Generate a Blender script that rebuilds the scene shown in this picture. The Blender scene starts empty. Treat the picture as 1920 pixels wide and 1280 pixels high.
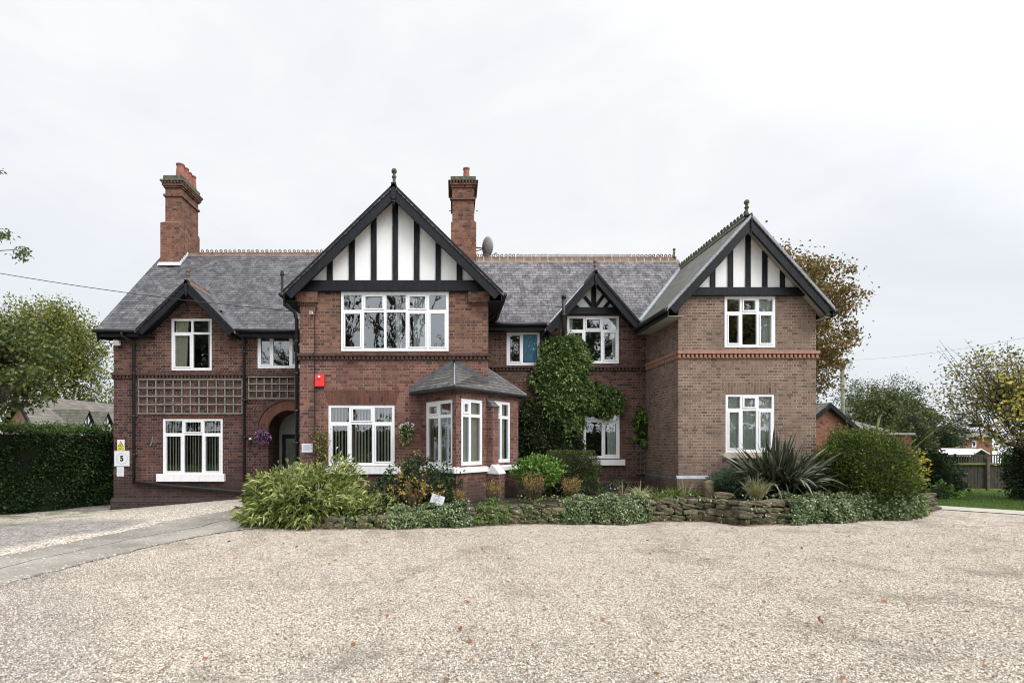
import bpy, math, random
import numpy as np
from mathutils import Vector
from mathutils.geometry import tessellate_polygon
R = math.radians
rnd = random.Random(7)
S = bpy.context.scene
col = S.collection

# ---------------------------------------------------------------- camera, sky, sun, exposure
CX, CY, FP, EYE = 850.0, 832.0, 960.0, 1.85       # principal point and focal length in photo pixels
cam_d = bpy.data.cameras.new('camera')
cam = bpy.data.objects.new('camera', cam_d); col.objects.link(cam)
cam.location = (0, 0, EYE); cam.rotation_euler = (R(90), 0, 0)
cam_d.sensor_width = 36; cam_d.lens = FP * 36 / 1920
cam_d.shift_x = (960 - CX) / 1920; cam_d.shift_y = (CY - 640) / 1920
cam_d.clip_end = 2000
S.camera = cam
S.view_settings.view_transform = 'Standard'; S.view_settings.look = 'None'
S.view_settings.gamma = 1; S.view_settings.exposure = 0.5
S.cycles.filter_width = 1.05
S.cycles.sample_clamp_indirect = 2.0; S.cycles.sample_clamp_direct = 8.0; S.cycles.caustics_reflective = False; S.cycles.caustics_refractive = False

SUN_EL, SUN_AZ = R(48), R(140)                     # azimuth clockwise from +Y
sv = Vector((math.sin(SUN_AZ) * math.cos(SUN_EL), math.cos(SUN_AZ) * math.cos(SUN_EL), math.sin(SUN_EL)))
sun_d = bpy.data.lights.new('sun', 'SUN'); sun_d.energy = 1.5; sun_d.angle = R(28); sun_d.color = (1, .97, .93)
sun = bpy.data.objects.new('sun', sun_d); col.objects.link(sun)
sun.rotation_euler = sv.to_track_quat('Z', 'Y').to_euler()

W = bpy.data.worlds.new('World'); S.world = W; W.use_nodes = True
def world():
    nt = W.node_tree; n = nt.nodes; L = nt.links; n.clear()
    out = n.new('ShaderNodeOutputWorld'); bg = n.new('ShaderNodeBackground'); bg.inputs[1].default_value = 1
    sky = n.new('ShaderNodeTexSky'); sky.sky_type = 'NISHITA'; sky.sun_disc = False
    sky.sun_elevation = SUN_EL; sky.sun_rotation = SUN_AZ
    sk = n.new('ShaderNodeVectorMath'); sk.operation = 'SCALE'; sk.inputs[3].default_value = 0.10
    L.new(sky.outputs[0], sk.inputs[0])
    tc = n.new('ShaderNodeTexCoord'); sep = n.new('ShaderNodeSeparateXYZ'); L.new(tc.outputs['Generated'], sep.inputs[0])
    mp = n.new('ShaderNodeMapping'); mp.inputs['Scale'].default_value = (1.0, 1.0, 2.6); mp.inputs['Rotation'].default_value = (0, R(14), R(20))
    L.new(tc.outputs['Generated'], mp.inputs[0])
    nz = n.new('ShaderNodeTexNoise'); nz.inputs['Scale'].default_value = 2.3; nz.inputs['Detail'].default_value = 7
    nz.inputs['Roughness'].default_value = .55; nz.inputs['Distortion'].default_value = .5
    L.new(mp.outputs[0], nz.inputs[0])
    r = n.new('ShaderNodeValToRGB'); r.color_ramp.elements[0].position = .32; r.color_ramp.elements[1].position = .66
    r.color_ramp.elements[0].color = (.865, .89, .925, 1); r.color_ramp.elements[1].color = (.995, .997, 1.0, 1)
    L.new(nz.outputs[0], r.inputs[0])
    # cloud deck: dimmer towards the horizon, brightest overhead and around the veiled sun
    hr = n.new('ShaderNodeValToRGB'); cr = hr.color_ramp; cr.elements.new(.5); cr.elements.new(.7)
    for e, (p, c) in zip(cr.elements, ((0.0, (.60, .625, .655, 1)), (.36, (.715, .718, .723, 1)), (.68, (.735, .737, .74, 1)), (.97, (1.25, 1.25, 1.25, 1)))): e.position = p; e.color = c
    L.new(sep.outputs[2], hr.inputs[0])
    dt = n.new('ShaderNodeVectorMath'); dt.operation = 'DOT_PRODUCT'; dt.inputs[1].default_value = tuple(sv); L.new(tc.outputs['Generated'], dt.inputs[0])
    gl = n.new('ShaderNodeMapRange'); gl.inputs[1].default_value = .15; gl.inputs[2].default_value = 1.0; gl.inputs[3].default_value = 1.0; gl.inputs[4].default_value = 2.3; L.new(dt.outputs['Value'], gl.inputs[0])
    gs = n.new('ShaderNodeVectorMath'); gs.operation = 'SCALE'; L.new(hr.outputs[0], gs.inputs[0]); L.new(gl.outputs[0], gs.inputs[3])
    mu = n.new('ShaderNodeMix'); mu.data_type = 'RGBA'; mu.blend_type = 'MULTIPLY'; mu.inputs[0].default_value = 1
    L.new(r.outputs[0], mu.inputs[6]); L.new(gs.outputs[0], mu.inputs[7])
    mx = n.new('ShaderNodeMix'); mx.data_type = 'RGBA'; mx.inputs[0].default_value = .94
    L.new(sk.outputs[0], mx.inputs[6]); L.new(mu.outputs[2], mx.inputs[7])
    L.new(mx.outputs[2], bg.inputs[0]); L.new(bg.outputs[0], out.inputs[0])
world()

# ---------------------------------------------------------------- helpers
def at(px, py, Y):
    """the world point seen at photo pixel (px, py) on the depth Y"""
    return Vector(((px - CX) * Y / FP, Y, EYE + (CY - py) * Y / FP))
def ax(px, Y): return (px - CX) * Y / FP
def az(py, Y): return EYE + (CY - py) * Y / FP

class Plane:
    """vertical plane: u runs to the right as seen by the camera, n points to the camera"""
    def __init__(s, x, y, dx=1, dy=0):
        l = math.hypot(dx, dy); s.o = (x, y); s.d = (dx / l, dy / l); s.nv = (dy / l, -dx / l); s.holes = []
    def pt(s, u, z, n=0): return (s.o[0] + s.d[0] * u + s.nv[0] * n, s.o[1] + s.d[1] * u + s.nv[1] * n, z)
    def hit(s, px, py, n=0):
        rx, rz = (px - CX) / FP, (CY - py) / FP
        ox, oy = s.o[0] + s.nv[0] * n, s.o[1] + s.nv[1] * n
        t = (ox * s.nv[0] + oy * s.nv[1]) / (rx * s.nv[0] + s.nv[1])
        return ((t * rx - ox) * s.d[0] + (t - oy) * s.d[1], EYE + t * rz)
    def u(s, px, n=0): return s.hit(px, CY, n)[0]

def empty(name, loc=(0, 0, 0)):
    o = bpy.data.objects.new(name, None); col.objects.link(o); o.location = loc; o.empty_display_size = .1
    return o
def tag(o, label=None, cat=None, group=None, kind=None):
    if label: o['label'] = label
    if cat: o['category'] = cat
    if group: o['group'] = group
    if kind: o['kind'] = kind
    return o
def thing(name, label, cat, loc=(0, 0, 0), group=None): return tag(empty(name, loc), label, cat, group)
def wloc(o):
    v = Vector((0, 0, 0))
    while o is not None: v += o.location; o = o.parent
    return v

class MB:
    def __init__(s): s.v = []; s.f = []
    def add(s, vs, fs):
        b = len(s.v); s.v += [tuple(p) for p in vs]; s.f += [tuple(b + i for i in f) for f in fs]; return s
    def hexa(s, p):        # 8 points: 4 bottom loop, 4 top loop
        return s.add(p, [(0, 3, 2, 1), (4, 5, 6, 7), (0, 1, 5, 4), (1, 2, 6, 5), (2, 3, 7, 6), (3, 0, 4, 7)])
    def box(s, x0, x1, y0, y1, z0, z1):
        return s.hexa([(x0, y0, z0), (x1, y0, z0), (x1, y1, z0), (x0, y1, z0), (x0, y0, z1), (x1, y0, z1), (x1, y1, z1), (x0, y1, z1)])
    def pbox(s, P, u0, u1, z0, z1, n0, n1):   # box on a plane, n1 = outer face
        return s.hexa([P.pt(u0, z0, n1), P.pt(u1, z0, n1), P.pt(u1, z0, n0), P.pt(u0, z0, n0),
                       P.pt(u0, z1, n1), P.pt(u1, z1, n1), P.pt(u1, z1, n0), P.pt(u0, z1, n0)])
    def prism(s, poly, P, n0, n1):            # poly in (u,z), extruded along n
        k = len(poly)
        tr = tessellate_polygon([[Vector((a, b, 0)) for a, b in poly]])
        vs = [P.pt(a, b, n1) for a, b in poly] + [P.pt(a, b, n0) for a, b in poly]
        ar = sum(poly[i][0] * poly[(i + 1) % k][1] - poly[(i + 1) % k][0] * poly[i][1] for i in range(k))
        fs = []
        for t in tr:
            a, b, c = t
            c2 = (poly[b][0] - poly[a][0]) * (poly[c][1] - poly[a][1]) - (poly[b][1] - poly[a][1]) * (poly[c][0] - poly[a][0])
            if c2 < 0: a, b, c = c, b, a
            fs += [(a, b, c), (k + c, k + b, k + a)]
        for i in range(k):
            j = (i + 1) % k
            fs.append((i, k + i, k + j, j) if ar > 0 else (j, k + j, k + i, i))
        return s.add(vs, fs)
    def solid(s, pts, tri, down):             # a sheet (3-D points, triangles) thickened by a vector
        k = len(pts); d = Vector(down)
        vs = [tuple(p) for p in pts] + [tuple(Vector(p) + d) for p in pts]
        fs = []
        for t in tri: fs += [tuple(t), tuple(k + i for i in reversed(t))]
        for i in range(k):
            j = (i + 1) % k; fs.append((i, k + i, k + j, j))
        return s.add(vs, fs)
    def tube(s, pts, r, seg=8, cap=True):
        pts = [Vector(p) for p in pts]; n = len(pts)
        if not hasattr(r, '__len__'): r = [r] * n
        vs = []; prev = None
        for i, p in enumerate(pts):
            t = (pts[min(i + 1, n - 1)] - pts[max(i - 1, 0)]); t = t.normalized() if t.length > 1e-9 else Vector((0, 0, 1))
            a = prev if prev is not None else (Vector((0, 0, 1)) if abs(t.z) < .9 else Vector((1, 0, 0)))
            a = (a - t * a.dot(t)); a = a.normalized() if a.length > 1e-6 else t.orthogonal().normalized()
            prev = a; b = t.cross(a)
            for k in range(seg):
                q = 2 * math.pi * k / seg
                vs.append(p + (a * math.cos(q) + b * math.sin(q)) * r[i])
        fs = [(i * seg + k, i * seg + (k + 1) % seg, (i + 1) * seg + (k + 1) % seg, (i + 1) * seg + k) for i in range(n - 1) for k in range(seg)]
        if cap: fs += [tuple(reversed(range(seg))), tuple((n - 1) * seg + k for k in range(seg))]
        return s.add(vs, fs)
    def lathe(s, c, prof, seg=12):            # prof = [(r, z)...] from bottom to top round the vertical through c
        n = len(prof)
        vs = [(c[0] + r * math.cos(2 * math.pi * k / seg), c[1] + r * math.sin(2 * math.pi * k / seg), c[2] + z) for r, z in prof for k in range(seg)]
        fs = [(i * seg + k, i * seg + (k + 1) % seg, (i + 1) * seg + (k + 1) % seg, (i + 1) * seg + k) for i in range(n - 1) for k in range(seg)]
        fs += [tuple(reversed(range(seg))), tuple((n - 1) * seg + k for k in range(seg))]
        return s.add(vs, fs)
    def build(s, name, mat, parent=None, smooth=False, bevel=0):
        off = wloc(parent) if parent else Vector((0, 0, 0))
        me = bpy.data.meshes.new(name)
        me.from_pydata([(v[0] - off.x, v[1] - off.y, v[2] - off.z) for v in s.v], [], s.f)
        me.materials.append(mat); me.update()
        if smooth: me.polygons.foreach_set('use_smooth', [True] * len(me.polygons))
        o = bpy.data.objects.new(name, me); col.objects.link(o); o.parent = parent
        if bevel:
            m = o.modifiers.new('bevel', 'BEVEL'); m.width = bevel; m.segments = 2; m.limit_method = 'ANGLE'
        return o

# ---------------------------------------------------------------- materials
class NT:
    def __init__(s, name):
        s.m = bpy.data.materials.new(name); s.m.use_nodes = True; s.t = s.m.node_tree; s.t.nodes.clear()
        s.out = s.n('ShaderNodeOutputMaterial')
    def n(s, typ, **kw):
        o = s.t.nodes.new(typ)
        for k, v in kw.items(): setattr(o, k, v)
        return o
    def l(s, a, b): s.t.links.new(a, b)
    def sock(s, i, v):
        if hasattr(v, 'is_output') or isinstance(v, bpy.types.NodeSocket): s.l(v, i)
        else: i.default_value = v
    def m_(s, op, a, b=0.0, c=0.0):
        o = s.n('ShaderNodeMath', operation=op)
        for i, v in enumerate((a, b, c)): s.sock(o.inputs[i], v)
        return o.outputs[0]
    def mix(s, f, a, b, mode='MIX'):
        o = s.n('ShaderNodeMix', data_type='RGBA', blend_type=mode)
        s.sock(o.inputs[0], f)
        for i, v in ((6, a), (7, b)):
            s.sock(o.inputs[i], v if not isinstance(v, tuple) or len(v) == 4 else v + (1,))
        return o.outputs[2]
    def ramp(s, f, stops, interp='LINEAR'):
        o = s.n('ShaderNodeValToRGB'); cr = o.color_ramp; cr.interpolation = interp
        while len(cr.elements) < len(stops): cr.elements.new(.5)
        for e, (p, c) in zip(cr.elements, stops):
            e.position = p; e.color = (c, c, c, 1) if not isinstance(c, tuple) else c + (1,)
        s.l(f, o.inputs[0]); return o.outputs[0]
    def pos(s): return s.n('ShaderNodeNewGeometry').outputs['Position']
    def noise(s, v, scale, detail=4, rough=.55, dist=0, dim=None):
        o = s.n('ShaderNodeTexNoise'); o.inputs['Scale'].default_value = scale; o.inputs['Detail'].default_value = detail
        o.inputs['Roughness'].default_value = rough; o.inputs['Distortion'].default_value = dist
        if v is not None: s.l(v, o.inputs['Vector'])
        return o.outputs[0]
    def scale(s, v, sc):
        o = s.n('ShaderNodeVectorMath', operation='MULTIPLY'); s.l(v, o.inputs[0]); o.inputs[1].default_value = sc; return o.outputs[0]
    def bump(s, h, strength=.5, dist=.01, nrm=None):
        o = s.n('ShaderNodeBump'); o.inputs['Strength'].default_value = strength; o.inputs['Distance'].default_value = dist
        s.l(h, o.inputs['Height'])
        if nrm is not None: s.l(nrm, o.inputs['Normal'])
        return o.outputs[0]
    def pbr(s, color, rough=.8, normal=None, spec=.3, **kw):
        p = s.n('ShaderNodeBsdfPrincipled'); s.sock(p.inputs['Base Color'], color if not isinstance(color, tuple) or len(color) == 4 else color + (1,))
        s.sock(p.inputs['Roughness'], rough); p.inputs['Specular IOR Level'].default_value = spec
        for k, v in kw.items(): s.sock(p.inputs[k.replace('_', ' ')], v)
        if normal is not None: s.l(normal, p.inputs['Normal'])
        s.l(p.outputs[0], s.out.inputs[0]); return p
    def wall_uv(s):
        g = s.n('ShaderNodeNewGeometry')
        a = s.n('ShaderNodeSeparateXYZ'); s.l(g.outputs['True Normal'], a.inputs[0])
        p = s.n('ShaderNodeSeparateXYZ'); s.l(g.outputs['Position'], p.inputs[0])
        ln = s.m_('MAXIMUM', s.m_('SQRT', s.m_('ADD', s.m_('MULTIPLY', a.outputs[0], a.outputs[0]), s.m_('MULTIPLY', a.outputs[1], a.outputs[1]))), .001)
        u = s.m_('DIVIDE', s.m_('SUBTRACT', s.m_('MULTIPLY', a.outputs[0], p.outputs[1]), s.m_('MULTIPLY', a.outputs[1], p.outputs[0])), ln)
        return u, p.outputs[2], g.outputs['Position']

def plain(name, c, rough=.6, var=.12, nscale=6, bump=.15, spec=.3, dirt=None):
    t = NT(name); p = t.pos()
    nz = t.noise(p, nscale, 5)
    c1 = tuple(x * (1 - var) for x in c); c2 = tuple(min(1, x * (1 + var)) for x in c)
    cc = t.ramp(nz, [(.3, c1), (.7, c2)])
    if dirt:
        st = t.noise(t.scale(p, (7, 7, 1.2)), 2.2, 6, .65)
        cc = t.mix(t.ramp(st, [(.5, 0.0), (.72, dirt[1])]), cc, dirt[0])
    nb = t.bump(t.noise(p, nscale * 12, 3), bump, .004)
    t.pbr(cc, rough, nb, spec); return t.m

def brick(name, cols, mortar, course=.080, period=.30, mw=.011, patch=.5, dark=(.03, .025, .03), dark_amt=.12, zsplit=None, soot=.35, soldier=False, spots=0):
    """Flemish-bond brickwork: a stretcher and a header alternate in each course"""
    t = NT(name); u, z, p = t.wall_uv()
    if soldier: u, z = z, u
    wob = t.noise(t.scale(p, (1, 1, 1)), 3.0, 2)
    u = t.m_('ADD', u, t.m_('MULTIPLY', t.m_('SUBTRACT', wob, .5), .02))
    v = t.m_('DIVIDE', z, course)
    row = t.m_('FLOOR', v); par = t.m_('MULTIPLY', t.m_('MODULO', t.m_('ADD', row, 1000), 2), .5)
    uu = t.m_('ADD', t.m_('DIVIDE', u, period), par); cell = t.m_('FLOOR', uu); fu = t.m_('FRACT', uu)
    hd = t.m_('GREATER_THAN', fu, 2 / 3)
    a = t.m_('MULTIPLY', t.m_('SUBTRACT', fu, t.m_('MULTIPLY', hd, 2 / 3)), period)
    w = t.m_('MULTIPLY', t.m_('SUBTRACT', 2 / 3, t.m_('MULTIPLY', hd, 1 / 3)), period)
    du = t.m_('MINIMUM', a, t.m_('SUBTRACT', w, a))
    fv = t.m_('MULTIPLY', t.m_('FRACT', v), course)
    dv = t.m_('MINIMUM', fv, t.m_('SUBTRACT', course, fv))
    d = t.m_('MINIMUM', du, dv)
    face = t.n('ShaderNodeMapRange'); face.inputs[1].default_value = mw * .35; face.inputs[2].default_value = mw * .75
    t.l(d, face.inputs[0]); face = face.outputs[0]
    cid = t.m_('ADD', t.m_('MULTIPLY', cell, 2), hd)
    cv = t.n('ShaderNodeCombineXYZ'); t.l(cid, cv.inputs[0]); t.l(row, cv.inputs[1])
    wn = t.n('ShaderNodeTexWhiteNoise', noise_dimensions='2D'); t.l(cv.outputs[0], wn.inputs[0])
    big = t.noise(p, .9, 5, .6)
    sel = t.m_('ADD', t.m_('MULTIPLY', wn.outputs[0], .75), t.m_('MULTIPLY', big, .35))
    k = len(cols)
    c = t.ramp(sel, [(.12 + .8 * i / (k - 1), cols[i]) for i in range(k)])
    wn2 = t.n('ShaderNodeTexWhiteNoise', noise_dimensions='3D'); cv2 = t.n('ShaderNodeCombineXYZ')
    t.l(cid, cv2.inputs[0]); t.l(row, cv2.inputs[1]); cv2.inputs[2].default_value = 7.3; t.l(cv2.outputs[0], wn2.inputs[0])
    dk = t.m_('GREATER_THAN', t.m_('ADD', wn2.outputs[0], t.m_('ADD', t.m_('MULTIPLY', hd, .06), t.m_('MULTIPLY', t.m_('SUBTRACT', big, .5), patch))), 1 - dark_amt)
    c = t.mix(t.m_('MULTIPLY', dk, .75), c, dark)
    c = t.mix(t.ramp(t.noise(t.scale(p, (1, 1, 1.7)), 1.1, 7, .7), [(.50, 0.0), (.75, .22)]), c, tuple(x * .8 for x in mortar))
    fine = t.noise(p, 60, 3, .7)
    c = t.mix(.5, c, t.ramp(fine, [(.25, (.35, .35, .35)), (.75, (.65, .65, .65))]), 'OVERLAY')
    mo = t.mix(t.ramp(t.noise(p, 1.7, 5, .6), [(.35, 0.0), (.65, 1.0)]), mortar, tuple(x * .45 for x in mortar))
    c = t.mix(face, mo, c)
    if soot:
        st = t.noise(t.scale(p, (1.6, 1.6, .5)), 1.6, 6, .6)
        c = t.mix(t.ramp(st, [(.42, 0.0), (.75, soot)]), c, (.035, .028, .028))
    if spots:
        sp = t.noise(p, 9, 3, .5)
        c = t.mix(t.ramp(sp, [(.70, 0.0), (.76, spots)]), c, (.42, .38, .34))
    sk = t.noise(t.scale(p, (5, 5, .32)), 1.3, 5, .6)
    c = t.mix(t.ramp(sk, [(.55, 0.0), (.75, soot * .9)]), c, (.038, .032, .030))
    # damp, algae-dark band that creeps up from the ground
    gd = t.m_('ADD', t.m_('MULTIPLY', p_z(t, p), 1.0), t.m_('MULTIPLY', t.noise(p, 1.3, 5, .65), -1.1))
    c = t.mix(t.ramp(gd, [(.05, .6), (.55, 0.0)]), c, (.040, .036, .030))
    if zsplit:      # older, darker and cleaner-pointed brick below a height
        zz, cm = zsplit
        f = t.ramp(t.m_('ADD', t.m_('SUBTRACT', p_z(t, p), zz), t.m_('MULTIPLY', wob, .4)), [(.15, 1.0), (.3, 0.0)])
        c = t.mix(f, c, t.mix(1, c, cm, 'MULTIPLY'))
    h = t.m_('ADD', face, t.m_('MULTIPLY', fine, .35))
    t.pbr(c, .88, t.bump(h, .6, .006), .2); return t.m
def p_z(t, p):
    s = t.n('ShaderNodeSeparateXYZ'); t.l(p, s.inputs[0]); return s.outputs[2]

def slate(name, base, dark, light, course=.105, width=.23, green=None, streak=.6):
    t = NT(name); u, z, p = t.wall_uv()
    v = t.m_('DIVIDE', z, course); row = t.m_('FLOOR', v); par = t.m_('MULTIPLY', t.m_('MODULO', t.m_('ADD', row, 1000), 2), .5)
    uu = t.m_('ADD', t.m_('DIVIDE', u, width), par); cell = t.m_('FLOOR', uu); fu = t.m_('FRACT', uu)
    cv = t.n('ShaderNodeCombineXYZ'); t.l(cell, cv.inputs[0]); t.l(row, cv.inputs[1])
    wn = t.n('ShaderNodeTexWhiteNoise', noise_dimensions='2D'); t.l(cv.outputs[0], wn.inputs[0])
    fv = t.m_('FRACT', v)
    du = t.m_('MULTIPLY', t.m_('MINIMUM', fu, t.m_('SUBTRACT', 1.0, fu)), width)
    dv = t.m_('MULTIPLY', fv, course)
    gap = t.m_('MINIMUM', t.ramp(du, [(.003, 0.0), (.009, 1.0)]), t.ramp(dv, [(.008, 0.0), (.02, 1.0)]))
    c = t.ramp(wn.outputs[0], [(0, tuple(x * .72 for x in base)), (.55, base), (1, tuple(x * 1.3 for x in base))])
    st = t.noise(t.scale(p, (2.6, 2.6, .6)), 1.35, 9, .70, .4)
    c = t.mix(t.ramp(st, [(.45, 0.0), (.575, streak)]), c, dark)
    st2 = t.noise(t.scale(p, (3.5, 3.5, .8)), 1.7, 6, .6)
    c = t.mix(t.ramp(st2, [(.55, 0.0), (.75, .55)]), c, light)
    if green: c = t.mix(t.ramp(t.noise(p, 1.1, 6, .65), [(.4, 0.0), (.65, .6)]), c, green)
    li = t.noise(p, 34, 2, .4)
    c = t.mix(t.ramp(li, [(.70, 0.0), (.75, .6)]), c, (.40, .40, .37))
    c = t.mix(gap, tuple(x * .3 for x in dark), c)
    h = t.m_('ADD', t.m_('MULTIPLY', t.m_('SUBTRACT', 1.0, fv), .9), t.m_('ADD', t.m_('MULTIPLY', gap, .8), t.m_('MULTIPLY', wn.outputs[0], .5)))
    h = t.m_('ADD', h, t.m_('MULTIPLY', t.noise(p, 40, 3), .3))
    t.pbr(c, .62, t.bump(h, .7, .012), .35); return t.m

def foliage(name, cols, rough=.5, trans=.25, spec=.35, stem=None):
    """leaf material: every leaf (mesh island) picks its own colour"""
    t = NT(name); g = t.n('ShaderNodeNewGeometry')
    k = len(cols); ri = g.outputs['Random Per Island']
    big = t.noise(g.outputs['Position'], 1.6, 3)
    sel = t.m_('ADD', t.m_('MULTIPLY', ri, .8), t.m_('MULTIPLY', t.m_('SUBTRACT', big, .4), .9))
    c = t.ramp(sel, [(.05 + .9 * i / max(1, k - 1), cols[i]) for i in range(k)])
    p = t.n('ShaderNodeBsdfPrincipled'); t.l(c, p.inputs['Base Color']); p.inputs['Roughness'].default_value = rough
    p.inputs['Specular IOR Level'].default_value = spec
    tr = t.n('ShaderNodeBsdfTranslucent'); t.l(c, tr.inputs[0])
    mx = t.n('ShaderNodeMixShader'); mx.inputs[0].default_value = trans
    t.l(p.outputs[0], mx.inputs[1]); t.l(tr.outputs[0], mx.inputs[2]); t.l(mx.outputs[0], t.out.inputs[0]); return t.m

M = {}
M['brick_block'] = brick('brick_block', [(.112, .056, .042), (.178, .087, .063), (.248, .132, .096)], (.31, .225, .175), .0845, .30, .0125,
                         dark=(.050, .036, .038), dark_amt=.10, zsplit=(2.7 + 1.3, (.95, .90, .98)), soot=.28, spots=.3)
M['brick_main'] = brick('brick_main', [(.074, .038, .030), (.112, .058, .044), (.152, .082, .062)], (.24, .175, .14), .083, .30, .0115,
                        dark=(.028, .022, .026), dark_amt=.16, soot=.55, spots=.3)
M['brick_left'] = brick('brick_left', [(.080, .038, .029), (.124, .058, .043), (.170, .084, .061)], (.29, .215, .17), .083, .30, .0125,
                        dark=(.028, .022, .026), dark_amt=.2, zsplit=(4.1, (.80, .78, .88)), soot=.45, spots=.35)
M['brick_wing'] = brick('brick_wing', [(.150, .104, .085), (.190, .132, .107), (.235, .168, .136)], (.41, .31, .235), .078, .255, .013,
                        dark=(.09, .066, .060), dark_amt=.12, soot=.12)
M['brick_wing_arch'] = brick('brick_wing_arch', [(.135, .088, .070), (.20, .135, .105)], (.40, .30, .23), .078, .48, .012, dark_amt=0, soot=.12, soldier=True)
M['brick_arch'] = brick('brick_arch', [(.10, .045, .032), (.155, .065, .045)], (.19, .13, .10), .078, .48, .010, dark_amt=0, soot=.4, soldier=True)
M['brick_porch'] = brick('brick_porch', [(.13, .058, .040), (.19, .088, .058)], (.20, .13, .10), .078, .48, .008, dark_amt=.05, soot=.4, soldier=True)
M['brick_chimney'] = brick('brick_chimney', [(.135, .058, .040), (.20, .088, .060), (.255, .13, .09)], (.28, .19, .14), .082, .30, .010,
                           dark=(.05, .03, .028), dark_amt=.12, soot=.5, spots=.4)
M['brick_blue'] = brick('brick_blue', [(.035, .03, .036), (.06, .05, .055)], (.10, .085, .08), .083, .30, .009, dark_amt=.1, soot=.2, spots=.3)
M['brick_far'] = brick('brick_far', [(.22, .085, .060), (.30, .125, .088)], (.33, .22, .17), .08, .33, .010, dark_amt=.05, soot=.1)
M['brick_low'] = brick('brick_low', [(.26, .15, .10), (.34, .21, .145)], (.36, .27, .2), .08, .33, .010, dark_amt=.05, soot=.1)
M['string'] = plain('string_brick', (.085, .05, .042), .85, .35, 9, .4, dirt=((.03, .028, .028), .7))
M['terracotta'] = plain('terracotta', (.33, .178, .132), .8, .15, 8, .3)
M['terra_old'] = plain('terracotta_old', (.19, .125, .098), .85, .4, 7, .5, dirt=((.10, .10, .075), .9))
M['point'] = plain('ridge_pointing', (.34, .30, .26), .9, .3, 8, .3)
M['pot'] = plain('chimney_clay', (.27, .105, .075), .8, .3, 5, .3, dirt=((.10, .07, .055), .7))
M['moss'] = plain('mossy_stone', (.095, .095, .070), .95, .5, 11, .8, dirt=((.20, .19, .15), .6))
M['slate_left'] = slate('slate_left', (.105, .103, .112), (.024, .023, .029), (.20, .195, .20), streak=.8)
M['slate_main'] = slate('slate_main', (.148, .138, .147), (.036, .034, .045), (.31, .30, .31), streak=.85)
M['slate_wing'] = slate('slate_wing', (.135, .136, .118), (.055, .057, .048), (.25, .26, .22), green=(.12, .13, .085), streak=.45)
M['slate_bay'] = slate('slate_bay', (.115, .112, .105), (.045, .043, .043), (.20, .195, .18), course=.10, width=.26, streak=.4)
M['black'] = plain('black_gloss_paint', (.008, .0095, .0125), .45, .25, 5, .25, .22, dirt=((.03, .03, .032), .5))
M['black_timber'] = plain('black_timber', (.009, .0105, .013), .6, .3, 7, .5, .2, dirt=((.06, .06, .062), .45))
M['pipe'] = plain('black_pipe', (.016, .016, .018), .45, .3, 5, .2, .4)
M['render'] = plain('white_render', (.86, .86, .86), .85, .02, 3, .12, dirt=((.72, .72, .71), .10))
M['upvc'] = plain('white_frame', (.80, .81, .83), .35, .04, 5, .04, .4, dirt=((.52, .52, .50), .18))
M['white_sill'] = plain('white_painted_sill', (.78, .78, .80), .6, .05, 5, .2, dirt=((.45, .44, .42), .35))
M['stone_sill'] = plain('stone_sill', (.52, .45, .35), .85, .12, 8, .3)
M['lead'] = plain('lead', (.26, .275, .31), .55, .25, 6, .3, .4)
M['lead_dark'] = plain('lead_dark', (.085, .09, .10), .6, .35, 6, .3, .4)
M['soffit'] = plain('soffit', (.33, .31, .28), .8, .1, 5, .1)
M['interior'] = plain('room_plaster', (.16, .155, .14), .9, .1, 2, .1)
M['porch_wall'] = plain('porch_plaster', (.30, .31, .30), .8, .05, 2, .1)
M['blind'] = plain('blind_fabric', (.84, .82, .70), .8, .05, 6, .1)
M['curtain_cream'] = plain('cream_curtain', (.75, .70, .56), .85, .08, 8, .1)
M['curtain_green'] = plain('pale_green_curtain', (.80, .86, .78), .85, .10, 8, .1)
M['curtain_blue'] = plain('blue_curtain', (.22, .52, .78), .8, .08, 8, .1)
M['net'] = plain('net_curtain', (.74, .76, .76), .85, .05, 8, .1)
M['trellis'] = plain('weathered_trellis', (.20, .205, .175), .85, .25, 9, .4)
M['trellis_brown'] = plain('brown_trellis', (.12, .105, .095), .9, .25, 9, .4)
M['white'] = plain('white_plastic', (.75, .76, .80), .5, .03, 4, .05)
M['paper'] = plain('paper', (.68, .70, .78), .7, .04, 9, .05)
M['yellow'] = plain('sign_yellow', (.80, .66, .02), .5, .05, 4, .05)
M['ink'] = plain('sign_ink', (.012, .012, .015), .6, .05, 4, .05)
M['ink_grey'] = plain('sign_ink_grey', (.25, .27, .32), .6, .1, 4, .05)
M['ink_pale'] = plain('sign_ink_pale', (.56, .57, .68), .6, .05, 4, .05)
M['red'] = plain('red_plastic', (.68, .025, .020), .42, .06, 5, .1, .45)
M['metal'] = plain('dish_metal', (.36, .36, .36), .5, .15, 8, .1, .4)
M['rust'] = plain('dark_rust', (.04, .035, .033), .8, .4, 9, .3)
M['bark'] = plain('bark', (.075, .062, .048), .95, .45, 5, .9)
M['twig'] = plain('twig', (.12, .095, .07), .95, .4, 9, .6)
M['wood_pole'] = plain('pole_timber', (.20, .20, .15), .95, .3, 4, .6, dirt=((.12, .16, .08), .7))
M['fence_wood'] = plain('fence_timber', (.055, .046, .038), .95, .4, 5, .6, dirt=((.06, .085, .03), .6))
M['fence_moss'] = plain('mossy_rail', (.13, .16, .035), .95, .4, 8, .8)
M['fence_post'] = plain('fence_post_timber', (.10, .088, .07), .95, .35, 6, .6)
M['cream_slab'] = plain('pale_coping', (.55, .52, .45), .8, .1, 5, .2)
M['far_roof'] = slate('far_roof', (.15, .145, .14), (.08, .075, .075), (.2, .2, .19), course=.2, width=.3, green=(.12, .12, .08))
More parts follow.
